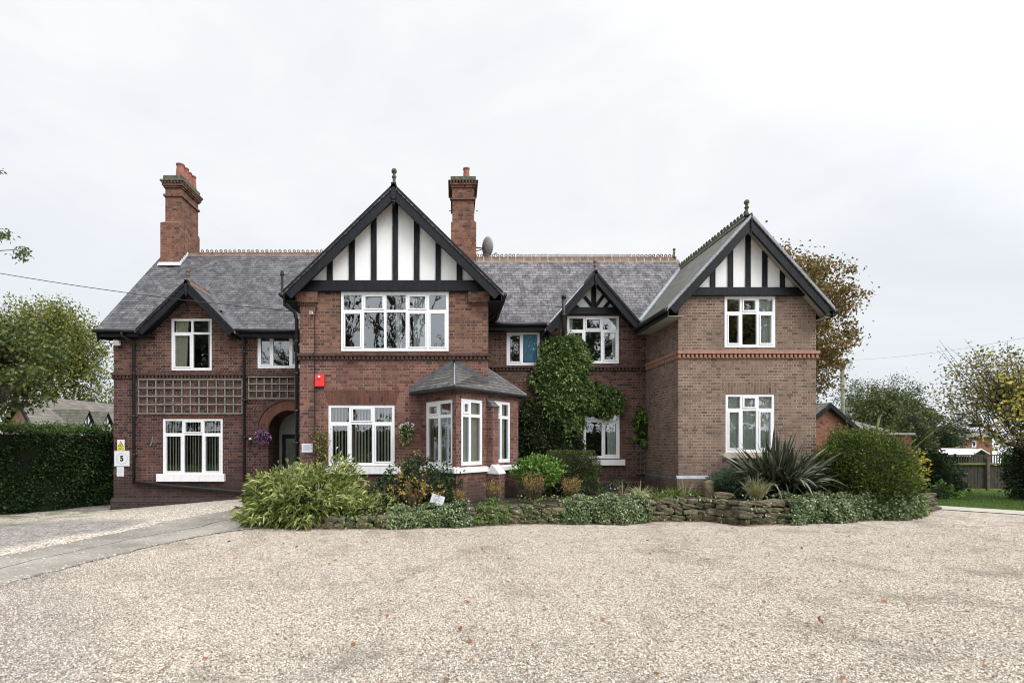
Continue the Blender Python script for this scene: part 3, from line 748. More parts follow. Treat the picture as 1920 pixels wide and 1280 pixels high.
rings_ridge((gL.x, YD + .1, gL.z), (gL.x, yl, gL.z), .5, .01, 'terra_old', cap=.09)
rings_ridge((gR.x, YD + .1, gR.z), (gR.x, yr, gR.z), .5, .01, 'moss', cap=.09)
rings_ridge((gB.x, YG + .1, gB.z + .01), (gB.x, 19.0, gB.z + .01), .17, .05, 'terra_old')
def finial(x, y, z, h, mat='terra_old'):
    m = MB(); s = h / .40; r = .035 * s
    m.lathe((x, y, z), [(r * 1.9, -.04), (r * 1.6, .03 * s), (r, .09 * s), (r, .16 * s), (r * 1.6, .18 * s), (r * 1.6, .205 * s), (r * .95, .225 * s), (r, .28 * s), (r * 1.75, .30 * s), (r * 1.9, .34 * s), (r * 1.5, .375 * s), (r * .5, .40 * s)], 12)
    m.build('finial', M[mat], house, smooth=True)
finial(gB.x, YG + .12, gB.z + .03, .44, 'moss'); finial(gW.x - .05, YG + .12, gW.z + .04, .40, 'moss')
finial(gL.x, YD + .12, gL.z + .02, .38, 'terra_old'); finial(gR.x, YD + .12, gR.z + .03, .36, 'terra_old'); finial(7.62, RYR, RZR + .1, .30, 'moss')
def strip(p0, p1, w, mat, name='valley'):
    p0, p1 = Vector(p0), Vector(p1); m = MB(); d = (p1 - p0).normalized(); s = d.cross(Vector((0, -.6, .8))).normalized() * w / 2; up = Vector((0, -.012, .016))
    m.solid([p0 - s + up, p0 + s + up, p1 + s + up, p1 - s + up], [(0, 1, 2), (0, 2, 3)], (0, 0, -.02)); m.build(name, M[mat], house)
strip((gL.x + nl, YE, LZ), (gL.x, yl, gL.z), .20, 'lead_dark'); strip((gR.x - nr, YE, RZ), (gR.x, yr, gR.z), .10, 'lead'); strip((gR.x + nr2, YE, RZ), (gR.x, yr, gR.z), .13, 'lead')
sW = (gW.z - gW.zl) / (gW.x - gW.xl); sR = (RZR - RZ) / (RYR - YE)
xv = gW.xl + (RZ - gW.zl) / sW; strip((xv, YE, RZ), (gW.x, YE + (gW.z - RZ) / sR, gW.z), .16, 'lead')

# ---- gutters, fascias, pipes ---------------------------------------------
def gutter(p0, p1, r=.058):
    m = MB(); m.tube([p0, p1], r, 10); p0, p1 = Vector(p0), Vector(p1)
    m.build('gutter', M['pipe'], house, smooth=True)
def fascia(x0, x1, z, y=15.70):
    m = MB(); m.box(x0, x1, y, y + .03, z - .22, z - .03); m.box(x0, x1, y + .03, YM - .002, z - .22, z - .19); m.build('fascia', M['black'], house)
gutter((ax(176, YE), YE - .03, LZ - .05), (gL.xl + .1, YE - .03, LZ - .05)); gutter((gL.xr - .12, YE - .03, LZ - .05), (XBL - .02, YE - .03, LZ - .05))
fascia(ax(180, YE), gL.xl + .3, LZ); fascia(gL.xr - .3, XBL - .002, LZ)
gutter((XBR + .0, YE - .03, RZ - .05), (gR.xl + .05, YE - .03, RZ - .05)); fascia(XBR + .002, gR.xl + .3, RZ); fascia(gR.xr - .2, XWL - .002, RZ)
# left verge board of the main roof
m = MB(); x = ax(180, YE)
m.add([(x, YE, LZ - .09), (x, LYR, LZR - .09), (x, LYR, LZR - .36), (x, YE + .05, LZ - .36), (x + .04, YE, LZ - .09), (x + .04, LYR, LZR - .09), (x + .04, LYR, LZR - .36), (x + .04, YE + .05, LZ - .36)],
      [(0, 3, 2, 1), (4, 5, 6, 7), (0, 4, 7, 3), (3, 7, 6, 2), (0, 1, 5, 4)])
m.build('bargeboard', M['black'], house)
m = MB(); m.add([(x + .04, YE + .05, LZ - .3), (XL, YE + .3, LZ - .3), (XL, LYR, LZR - .3), (x + .04, LYR, LZR - .3)], [(0, 1, 2, 3)]); m.build('soffit', M['black_timber'], house)
# side eaves of block and wing
for g, x, sg, Yw, ye in ((gB, gB.xl, -1, XBL, 16.5), (gB, gB.xr, 1, XBR, 16.5), (gW, gW.xl, -1, XWL, 15.62), (gW, gW.xr, 1, XWR, 22)):
    z = (g.zl if sg < 0 else g.zr) - .10
    gutter((x + sg * .06, YG - .02, z + .01), (x + sg * .06, ye, z + .01), .062)
    m = MB(); m.box(min(x, x - sg * .03), max(x, x - sg * .03), YG + .0, ye, z - .15, z - .0); m.build('fascia', M['black'], house)
    m = MB(); a, b = sorted((x - sg * .035, Yw + sg * .002)); m.box(a, b, YG + .08, ye, z - .145, z - .125); m.build('soffit', M['soffit'] if g is gW else M['black_timber'], house)
def pipe(pts, r=.042, name='downpipe', brackets=()):
    m = MB(); m.tube(pts, r, 10)
    for z in brackets:
        x, y = pts[-1][0], pts[-1][1]; m.tube([(x, y, z - .035), (x, y, z + .035)], r * 1.28, 10); m.box(x - .085, x + .085, y + r - .01, y + r + .012, z - .03, z + .03)
    m.build(name, M['pipe'], house, smooth=True)
yp = YM - .09
X = lambda px: ax(px, yp)
Z = lambda py: az(py, yp)
pipe([(X(239), YE - .03, Z(622)), (X(239), YE - .03, Z(632)), (X(251), yp, Z(643)), (X(251), yp, Z(902))], brackets=(Z(700), Z(780), Z(852)))
pipe([(X(249), yp, Z(904)), (X(330), yp, Z(911)), (X(452), yp, Z(921)), (X(560), yp, Z(930))], .045)
pipe([(X(452), YE - .03, Z(620)), (X(452), YE - .03, Z(628)), (X(458), yp, Z(636)), (X(458), yp, Z(900))], brackets=(Z(660), Z(750), Z(820)))
yq = 13.82; xq = ax(556.5, yq)
pipe([(gB.xl - .06, YG + .3, gB.zl - .12), (gB.xl - .06, YG + .3, gB.zl - .28), (xq, yq - .2, az(588, yq)), (xq, yq, az(600, yq)), (xq, yq, -.1)], .05, brackets=(az(640, yq), az(700, yq), az(770, yq), az(830, yq)))
m = MB(); m.tube([(ax(529, 13.6), 13.6, az(552, 13.6)), (ax(529, 13.6), 13.6, az(508, 13.6))], .035, 8); m.tube([(ax(529, 13.6), 13.6, az(516, 13.6)), (ax(529, 13.6), 13.6, az(512, 13.6))], .055, 8); m.build('vent_pipe', M['pipe'], house)
pipe([(ax(940, 14.2), 14.2, az(560, 14.2)), (ax(932, 14.6), 14.6, az(585, 14.6)), (XBR + .09, 15.2, az(600, 15.2)), (XBR + .09, YM - .1, 4.6), (XBR + .09, YM - .1, .3)], .045)
m = MB(); xs = X(1051)
m.tube([(xs, 15.45, az(555, 15.45)), (xs, 15.45, az(618, 15.45)), (xs + .10, yp, Z(640)), (xs + .10, yp, .4)], .055, 10); m.tube([(xs, 15.45, az(560, 15.45)), (xs, 15.45, az(553, 15.45))], .068, 10)
m.tube([(xs, 15.45, az(594, 15.45)), (xs, 15.45, az(588, 15.45))], .068, 10); m.build('soil_pipe', M['pipe'], house, smooth=True)
pipe([(ax(1205, 15.6), 15.6, az(606, 15.6)), (ax(1206, 15.6), 15.6, az(614, 15.6)), (ax(1222, 15.75), 15.75, az(626, 15.75)), (ax(1227, 15.75), 15.75, az(640, 15.75)), (ax(1227, 15.75), 15.75, .3)], brackets=(4.2, 3.0, 1.8, .8))
# lead apron behind block verges: small debris of lead at the valley corner
m = MB(); m.box(ax(1200, 15.6), ax(1212, 15.6), 15.55, 15.75, az(607, 15.6) - .02, az(600, 15.6)); m.build('lead_hopper', M['lead'], house)

# ---- chimneys -------------------------------------------------------------
def chimney(Y, D, x0, x1, ux0, ux1, pyb, pst, pcorb, pcap, ptop, pstr, pots, label):
    X0, X1 = ax(x0, Y), ax(x1, Y); U0, U1 = ax(ux0, Y), ax(ux1, Y)
    zb, zs, zc, zk, zt_, zr = az(pyb, Y), az(pst, Y), az(pcorb, Y), az(pcap, Y), az(ptop, Y), az(pstr, Y)
    m = MB(); m.box(X0, X1, Y, Y + D, zb - 1.8, zs)
    e = (U0 - X0) * .8
    m.hexa([(X0, Y, zs), (X1, Y, zs), (X1, Y + D, zs), (X0, Y + D, zs), (U0, Y + e, zs + .08), (U1, Y + e, zs + .08), (U1, Y + D - e, zs + .08), (U0, Y + D - e, zs + .08)])
    m.box(U0, U1, Y + e, Y + D - e, zs + .08, zc)
    st = m.build('chimney', M['brick_chimney'], house); st['label'] = label
    m = MB(); p = .05; m.box(U0 - p, U1 + p, Y + e - p, Y + D - e + p, zr - .04, zr + .04)
    for i, (q, h) in enumerate(((.045, .07), (.085, .07))): m.box(U0 - q, U1 + q, Y + e - q, Y + D - e + q, zc + .07 * i, zc + .07 * (i + 1) - .002)
    k = int((U1 - U0 + .2) / .10)
    for i in range(k):
        a = U0 - .10 + (U1 - U0 + .2) * (i + .2) / k; b = a + (U1 - U0 + .2) * .6 / k; m.box(a, b, Y + e - .12, Y + e, zc + .14, zc + .20)
    k = int((D - 2 * e + .2) / .10)
    for i in range(k):
        a = Y + e - .10 + (D - 2 * e + .2) * (i + .2) / k; m.box(U1, U1 + .12, a, a + .06, zc + .14, zc + .20)
    m.build('corbel_bands', M['string'] if False else M['brick_chimney'], st)
    m = MB(); q = .14; m.box(U0 - q, U1 + q, Y + e - q, Y + D - e + q, zc + .20, zk)
    q = .06; m.box(U0 - q, U1 + q, Y + e - q, Y + D - e + q, zk, zt_); m.build('cap', M['moss'], st, bevel=.02)
    for i in range(pots[0]):
        n = pots[0]; y = Y + e + .05 + (D - 2 * e - .1) * (i + .5) / n; x = ax(pots[1], Y) + rnd.uniform(-.015, .015); h = (az(pots[2], Y + e + .05 + (D - 2 * e - .1) * .5 / n) - zt_) * rnd.uniform(.95, 1.0); r = pots[3]
        m = MB(); m.lathe((x, y, zt_ - .02), [(r * 1.08, 0), (r * 1.02, .06), (r * .82, h - .10), (r * .80, h - .08), (r * .95, h - .06), (r * .97, h - .015), (r * .75, h), (r * .6, h - .01), (r * .55, h - .12)], 14)
        m.build('chimney_pot', M['pot'], st, smooth=True)
    return st
Y1 = 18.7
c1 = chimney(Y1, 1.45, 300.5, 337.5, 307, 337, 494, 417, 350, 336, 327, 364, (4, 330, 306, .155), 'tall narrow brick chimney with four clay pots')
m = MB(); x0, x1 = ax(299, Y1), ax(339, Y1); z = az(495, Y1)
m.hexa([(x0, Y1 - .16, z - .10), (x1, Y1 - .16, z - .10), (x1, Y1 + .02, z - .05), (x0, Y1 + .02, z - .05), (x0, Y1 - .03, z + .06), (x1, Y1 - .03, z + .06), (x1, Y1 + .02, z + .06), (x0, Y1 + .02, z + .06)])
s0 = (LZR - LZ) / (LYR - YE); X1c = ax(337.5, Y1)
for i in range(6):
    y = Y1 + .0 + .1 * i; zz_ = zzl(y); m.box(X1c, X1c + .02, y, y + .12, zz_ - .05, zz_ + .16)
m.build('flashing', M['white_sill'], c1)
Y2 = 17.75
c2 = chimney(Y2, 1.1, 845.5, 893, 848, 889, 500, 417, 351, 340, 331, 372, (1, 875.5, 313, .125), 'brick chimney with a single clay pot')
for sg, x in ((1, ax(893, Y2)), (-1, ax(845.5, Y2))):
    m = MB(); m.tube([(x, Y2 + .3, az(388, Y2)), (x + sg * .07, Y2 + .3, az(388, Y2))], .012, 6); m.build('iron_pin', M['rust'], c2)

# ---- corner bay -----------------------------------------------------------
zbt = 3.16; zsl0, zsl1 = EYE - (887 - CY) * VY / FP, EYE - (876 - CY) * VY / FP
wall(PA_, [(0, 0), (LA, 0), (LA, zbt), (0, zbt)], 'brick_block', name='bay_wall', depth=.13)
wall(PE, [(0, 0), (LE, 0), (LE, zbt), (0, zbt)], 'brick_block', name='bay_wall', depth=.13)
m = MB(); m.add([(EX, EY, 0), (EX, YM, 0), (EX, YM, zbt), (EX, EY, zbt)], [(0, 1, 2, 3)]); m.build('bay_wall', M['brick_block'], house)
PX = Plane(EX, EY, 0, 1)
m = MB()
for P, a, b in ((PA_, .0, LA + .045), (PE, -.045, LE + .05), (PX, -.03, YM - EY)):
    pj = .075 + (.002 if P is PE else 0)
    m.hexa([P.pt(a, zsl0, pj), P.pt(b, zsl0, pj), P.pt(b, zsl0, -.05), P.pt(a, zsl0, -.05), P.pt(a, zsl1 - .03, pj), P.pt(b, zsl1 - .03, pj), P.pt(b, zsl1 + .01, -.05), P.pt(a, zsl1 + .01, -.05)])
m.build('bay_sill', M['white_sill'], house)
m = MB(); m.pbox(PB, ax(792, YB), XBR - .02, .6, 3.1, .003, .02); m.build('room', M['interior'], house)
# stepped buttress between the bay windows
bu0, bu1 = PE.u(905.5), PE.u(925); bd = .27
ub = (bu0 + bu1) / 2 + .05; hw = .13
m = MB(); zt_ = EYE + (CY - 758) * VY / FP * 1.04
m.pbox(PE, ub - hw, ub + hw, zsl1, zt_ - .05, -.02, bd * .75); m.pbox(PE, ub - hw, ub + hw, 0, zsl0 - .06, -.02, bd + .12)
but = m.build('buttress', M['brick_block'], house)
m = MB(); P = PE
m.hexa([P.pt(ub - hw - .015, zt_ - .05, bd * .8), P.pt(ub + hw + .015, zt_ - .05, bd * .8), P.pt(ub + hw + .015, zt_ - .05, -.02), P.pt(ub - hw - .015, zt_ - .05, -.02),
        P.pt(ub - hw - .015, zt_ - .02, bd * .8), P.pt(ub + hw + .015, zt_ - .02, bd * .8), P.pt(ub + hw + .015, zt_ + .22, -.02), P.pt(ub - hw - .015, zt_ + .22, -.02)])
m.build('slate_cap', M['slate_bay'], but)
m = MB(); a, b = ub - hw - .02, ub + hw + .02
m.hexa([P.pt(a, zsl0 - .06, bd + .14), P.pt(b, zsl0 - .06, bd + .14), P.pt(b, zsl0 - .06, .0), P.pt(a, zsl0 - .06, .0),
        P.pt(a, zsl0 - .02, bd + .14), P.pt(b, zsl0 - .02, bd + .14), P.pt(b, zsl1 + .05, bd * .7), P.pt(a, zsl1 + .05, bd * .7)]); m.build('painted_weathering', M['white_sill'], but)
for P, a, b in ((PA_, 0, LA), (PE, 0, LE)):
    m = MB(); m.pbox(P, a, b + (.03 if P is PA_ else 0), 0, .42, -.02, .03 if P is PA_ else .034); m.build('plinth', M['brick_blue'], house)
# hipped roof of the bay
zE = 3.25
A_ = Vector((.03, 13.69, 3.99)); A2 = Vector((1.0, 15.0, 4.05)); Vv = Vector((ax(852, 12.15), 12.15, zE)); Lv = Vector((ax(770, 13.66), 13.66, zE)); Rv = Vector((2.1, 14.7, zE)); Bv = Vector((1.5, 16.0, zE))
n_ = (Rv - Vv).cross(A_ - Vv).normalized(); A2.z = Vv.z - (n_.x * (A2.x - Vv.x) + n_.y * (A2.y - Vv.y)) / n_.z
Cc = Vector((XBR + .0, 13.7, 0)); Cc.z = Vv.z - (n_.x * (Cc.x - Vv.x) + n_.y * (Cc.y - Vv.y)) / n_.z
m = MB(); m.solid([Lv, Vv, A_], [(0, 1, 2)], (0, 0, -.07)); m.solid([Vv, Rv, A2, Cc, A_], [(0, 1, 2), (0, 2, 3), (0, 3, 4)], (0, 0, -.07)); m.solid([Rv, Bv, A2], [(0, 1, 2)], (0, 0, -.07))
br = m.build('bay_roof', M['slate_bay'], house)
m = MB(); m.tube([Vv + Vector((0, 0, .012)), A_ + Vector((0, 0, .012))], .02, 6); m.tube([Rv + Vector((0, 0, .01)), A2 + Vector((0, 0, .01))], .018, 6); m.build('hip_strip', M['lead'], br)
# stepped lead flashing up the wall
m = MB(); P = PB
def steps(p, q, n):
    for i in range(n):
        a = p + (q - p) * (i / n); b = p + (q - p) * ((i + 1) / n); z0_ = min(a.z, b.z); z1_ = max(a.z, b.z)
        m.pbox(P, min(a.x, b.x) - .03, max(a.x, b.x) + .01, z0_ - .03, z1_ + .085, 0, .012 + .003 * (i % 2))
steps(Lv, A_, 9); steps(Cc, A_, 7); m.build('stepped_flashing', M['lead_dark'], br)
# bay eaves: gutter, fascia, brackets
m = MB(); up = Vector((0, 0, -.06)); m.tube([Lv + up, Vv + up, Rv + up], .05, 8); m.build('gutter', M['pipe'], br)
m = MB(); m.prism([(0, 0), (1, 0), (1, .1), (0, .1)], Plane(0, 0), 0, 0) if False else None
for P, a, b in ((PA_, 0, LA), (PE, 0, LE)): m.pbox(P, a, b, zbt - .01, zE - .07, -.02, .06)
m.solid([Lv + Vector((.05, .03, -.075)), Vv + Vector((0, .06, -.075)), Rv + Vector((-.05, .03, -.075)), Vector((EX, EY + .2, zE - .075)), Vector((XBR, YB, zE - .075))], [(0, 1, 4), (1, 3, 4), (1, 2, 3)], (0, 0, -.012))
m.build('bay_soffit', M['rust'], house)
# ================================================================ GROUND
def cl(v, a=0.0, b=1.0): return max(a, min(b, v))
def gz(x, y):
    t = cl((y - 11) / 5); zl = cl(.15 + (x + 6.63) * .086, -.25, .15); wl = cl((-4.5 - x) / 1)
    z = t * zl * wl + cl((x - 3) / 9) * .08 * cl((y - 6) / 5)
    return z - cl((y - 23) / 25) * 1.2 - cl((x - 16) / 40) * .5 * cl((y - 5) / 15)
def sheet(name, mat, rows, nx, off, kind='structure', rough=0, parent=None):
    """rows = [(xleft, yleft, xright, yright)...] ; a grid laid on the ground"""
    vs = []; uv = []; nr = len(rows)
    for j, (xa, ya, xb, yb) in enumerate(rows):
        for i in range(nx + 1):
            t = i / nx; x = xa + (xb - xa) * t; y = ya + (yb - ya) * t
            vs.append((x, y, gz(x, y) + off + (rnd.uniform(0, rough) if rough else 0))); uv.append((t, j / (nr - 1)))
    fs = [(j * (nx + 1) + i, j * (nx + 1) + i + 1, (j + 1) * (nx + 1) + i + 1, (j + 1) * (nx + 1) + i) for j in range(nr - 1) for i in range(nx)]
    me = bpy.data.meshes.new(name); me.from_pydata(vs, [], fs); me.materials.append(mat)
    ul = me.uv_layers.new(name='uv'); ul.data.foreach_set('uv', [c for l in me.loops for c in uv[l.vertex_index]])
    me.polygons.foreach_set('use_smooth', [True] * len(me.polygons))
    o = bpy.data.objects.new(name, me); col.objects.link(o); o['kind'] = kind
    return o
def pebbles(t, p, scale, cols, cs=1.0):
    vo = t.n('ShaderNodeTexVoronoi'); vo.inputs['Scale'].default_value = scale; t.l(p, vo.inputs['Vector'])
    sp = t.n('ShaderNodeSeparateXYZ'); t.l(vo.outputs['Color'], sp.inputs[0])
    k = len(cols); c = t.ramp(sp.outputs[0], [(i / (k - 1), q) for i, q in enumerate(cols)])
    v2 = t.n('ShaderNodeTexVoronoi'); v2.inputs['Scale'].default_value = scale * .30; t.l(p, v2.inputs['Vector']); s2 = t.n('ShaderNodeSeparateXYZ'); t.l(v2.outputs['Color'], s2.inputs[0])
    sp_ = t.m_('MULTIPLY', t.m_('GREATER_THAN', s2.outputs[1], .62), t.m_('LESS_THAN', v2.outputs['Distance'], t.m_('MULTIPLY', s2.outputs[2], .34)))
    c = t.mix(t.m_('MULTIPLY', sp_, .8), c, t.ramp(s2.outputs[0], [(0, (.05, .038, .03)), (.6, (.12, .075, .05)), (1, (.24, .15, .09))]))
    c = t.mix(t.ramp(vo.outputs['Distance'], [(.42, 0.0), (.8, .65)]), c, (.09, .07, .055))
    return c, vo.outputs['Distance'], sp.outputs[1]
BEIGE = [(0.105, 0.068, 0.046), (0.539, 0.469, 0.371), (0.726, 0.654, 0.55), (0.352, 0.296, 0.24), (0.831, 0.79, 0.714), (0.578, 0.486, 0.373), (0.197, 0.156, 0.124), (0.636, 0.588, 0.522), (0.88, 0.86, 0.82)]
GREY = [(.10, .080, .066), (.38, .345, .305), (.51, .475, .43), (.23, .205, .185), (.61, .58, .54), (.42, .345, .27), (.16, .14, .125), (.72, .69, .65)]
def gravel_mat(name, drive=False):
    t = NT(name); p = t.pos()
    wv = t.noise(p, .5, 4, .6)
    c1, d1, h1 = pebbles(t, p, 34 if drive else 55, BEIGE); c2, d2, h2 = pebbles(t, p, 30 if drive else 58, GREY)
    s = t.n('ShaderNodeSeparateXYZ'); t.l(p, s.inputs[0])
    if not drive:
        # worn greyish stone where cars turn, nearer the road; fresh beige near the beds
        f = t.m_('ADD', t.m_('MULTIPLY', s.outputs[1], .11), t.m_('MULTIPLY', wv, .9))
        f = t.m_('ADD', f, t.m_('MULTIPLY', t.m_('MINIMUM', t.m_('ADD', s.outputs[0], 2.5), 0.0), .13))
        c = t.mix(t.ramp(f, [(.70, .85), (1.65, 0.0)]), c1, c2)
        wt = t.n('ShaderNodeTexWave'); wt.inputs['Scale'].default_value = .55; wt.inputs['Distortion'].default_value = 7; wt.inputs['Detail'].default_value = 3; wt.inputs['Detail Scale'].default_value = .6; t.l(t.scale(p, (.35, 1.0, 1)), wt.inputs['Vector'])
        lane = t.m_('MULTIPLY', t.ramp(wt.outputs['Fac'], [(.62, 0.0), (.92, 1.0)]), t.ramp(t.noise(p, .35, 4), [(.42, 0.0), (.6, .38)]))
        c = t.mix(lane, c, (.20, .165, .135))
        c = t.mix(t.ramp(t.noise(p, 5.5, 4, .6), [(.40, .55), (.60, 0.0)]), c, t.mix(1, c, (.62, .58, .56), 'MULTIPLY'))
        dk = t.noise(p, .9, 6, .68, .6)
        c = t.mix(t.ramp(dk, [(.53, 0.0), (.70, .6)]), c, (.19, .16, .135))
        ln = t.noise(t.scale(p, (.45, 1.6, 1)), 1.3, 5, .6)
        c = t.mix(t.ramp(ln, [(.52, 0.0), (.70, .30)]), c, (.22, .16, .12))
    else:
        uv = t.n('ShaderNodeTexCoord').outputs['UV']; su = t.n('ShaderNodeSeparateXYZ'); t.l(uv, su.inputs[0])
        e = t.m_('ADD', su.outputs[0], t.m_('MULTIPLY', t.m_('SUBTRACT', wv, .5), .25))
        f = t.ramp(e, [(.88, 0.0), (.93, 1.0)])
        e2 = t.m_('ADD', su.outputs[1], t.m_('MULTIPLY', t.m_('SUBTRACT', wv, .5), .08))
        f = t.m_('MAXIMUM', f, t.ramp(e2, [(.86, 0.0), (.90, 1.0)]))
        cg = t.mix(.35, c2, (.20, .195, .20)); cg = t.mix(t.ramp(t.noise(p, 4, 6, .7), [(.45, 0.0), (.62, .55)]), cg, (.11, .095, .085))
        c = t.mix(f, cg, c1)
        mo = t.noise(p, 1.2, 5, .65)
        mf = t.m_('MULTIPLY', t.ramp(mo, [(.48, 0.0), (.62, .9)]), t.ramp(e, [(.35, 1.0), (.72, 0.0)]))
        c = t.mix(mf, c, (.075, .095, .035))
    h = t.m_('SUBTRACT', 1.0, d1)
    t.pbr(c, .85, t.bump(t.m_('ADD', h, t.m_('MULTIPLY', wv, .6)), .9, .012), .25); return t.m
M['gravel'] = gravel_mat('gravel'); M['drive'] = gravel_mat('drive_gravel', True)
def earth(name, c1, c2, c3):
    t = NT(name); p = t.pos(); a = t.noise(p, 1.5, 6, .65); b = t.noise(p, 26, 4, .7)
    c = t.mix(t.ramp(a, [(.4, 0.0), (.6, 1.0)]), c1, c2); c = t.mix(t.ramp(b, [(.5, 0.0), (.7, .7)]), c, c3)
    t.pbr(c, .95, t.bump(b, .9, .03), .15); return t.m
M['soil'] = earth('soil', (.035, .026, .020), (.055, .042, .030), (.11, .085, .065))
M['grass_base'] = earth('grass_ground', (.045, .075, .018), (.065, .10, .025), (.03, .05, .012))
def concrete():
    t = NT('path_concrete'); p = t.pos(); a = t.noise(p, .8, 6, .65); b = t.noise(p, 22, 4, .7)
    c = t.mix(t.ramp(a, [(.38, 0.0), (.60, 1.0)]), (.20, .185, .16), (.335, .315, .28))
    c = t.mix(t.ramp(b, [(.48, 0.0), (.62, .55)]), c, (.14, .13, .11))
    c = t.mix(t.ramp(t.noise(p, 45, 2, .5), [(.62, 0.0), (.70, .3)]), c, (.42, .40, .36))
    uv = t.n('ShaderNodeTexCoord').outputs['UV']; su = t.n('ShaderNodeSeparateXYZ'); t.l(uv, su.inputs[0])
    w = t.m_('MULTIPLY', t.m_('SUBTRACT', t.noise(p, 2, 4), .5), .05)
    j = t.m_('ABSOLUTE', t.m_('SUBTRACT', t.m_('ADD', su.outputs[0], w), .47))
    c = t.mix(t.ramp(j, [(.004, 1.0), (.016, 0.0)]), c, (.06, .055, .045))
    e = t.m_('ABSOLUTE', t.m_('SUBTRACT', t.m_('ADD', su.outputs[0], w), .5))
    c = t.mix(t.ramp(e, [(.44, 0.0), (.5, .55)]), c, (.13, .12, .085))
    pc, pd, ph = pebbles(t, p, 34, BEIGE); sel = t.m_('MULTIPLY', t.ramp(e, [(.43, .06), (.5, .75)]), 1.0)
    c = t.mix(t.m_('GREATER_THAN', t.m_('MULTIPLY', sel, t.noise(p, 8, 4, .7)), ph), c, pc)
    t.pbr(c, .9, t.bump(b, .5, .006), .2); return t.m
M['concrete'] = concrete()
M['slab_path'] = plain('garden_path', (.40, .375, .33), .9, .15, 3, .4)

ys = [-60, -30, -14] + [-12 + i for i in range(40)] + [30, 36, 44, 55, 80, 120, 200, 400]
g0 = sheet('ground', M['grass_base'], [(-260, y, 260, y) for y in ys], 200, -.045)
# re-space: fine columns near the house
me = g0.data
for v in me.vertices:
    t = v.co.x / 260; v.co.x = 260 * (abs(t) ** 2.2) * (1 if t >= 0 else -1); v.co.z = gz(v.co.x, v.co.y) - .045
PLOW = [(-12, -8.0), (0, -7.15), (6.7, -5.95), (8.0, -5.72), (9.45, -5.42), (10.6, -4.95), (11.4, -4.25), (12.3, -4.0), (13.6, -4.2), (15.95, -4.5)]
PUP = [(-12, -10.4), (0, -9.0), (8.42, -7.5), (10.0, -7.15), (11.84, -6.78), (13.0, -6.35), (13.66, -5.95), (15.95, -5.75)]
def ip(tab, y): return float(np.interp(y, [a for a, _ in tab], [b for _, b in tab]))
yy = [-12 + .5 * i for i in range(57)]
sheet('gravel_forecourt', M['gravel'], [(ip(PLOW, y) - .02, y, cl(27.1 - y, 12.9, 22), y) for y in yy], 60, -.012)
sheet('driveway', M['drive'], [(-14.5, y, ip(PUP, y) + .02, y) for y in [-12 + .5 * i for i in range(56)] + [15.97]], 24, -.008)
sheet('side_drive', M['drive'], [(-14.0, y, XL - .02, y) for y in (15.97, 17, 18, 20, 22, 25)], 8, -.009)
sheet('path', M['concrete'], [(ip(PUP, y) + .05 * math.sin(y * 5.1) * math.sin(y * 1.7), y, ip(PLOW, y) + .055 * math.sin(y * 4.3 + 1) * math.sin(y * 11), y) for y in [-12 + .14 * i for i in range(199)]], 6, .004)
sheet('porch_floor', M['concrete'], [(-7.2, 15.97, -4.1, 15.97), (-7.2, 17.2, -4.1, 17.2)], 4, .02)
# garden path and lawn at the right
gp = [(12.2, 15.0), (12.9, 14.2), (14.3, 12.8), (17, 10.1), (21, 6.1)]
sheet('garden_path', M['slab_path'], [(x, y, x + .75, y + .75) for x, y in gp], 3, .006)
sheet('lawn', M['grass_base'], [(x + .76, y + .76, x + 9, y + 9) for x, y in gp], 14, .0)

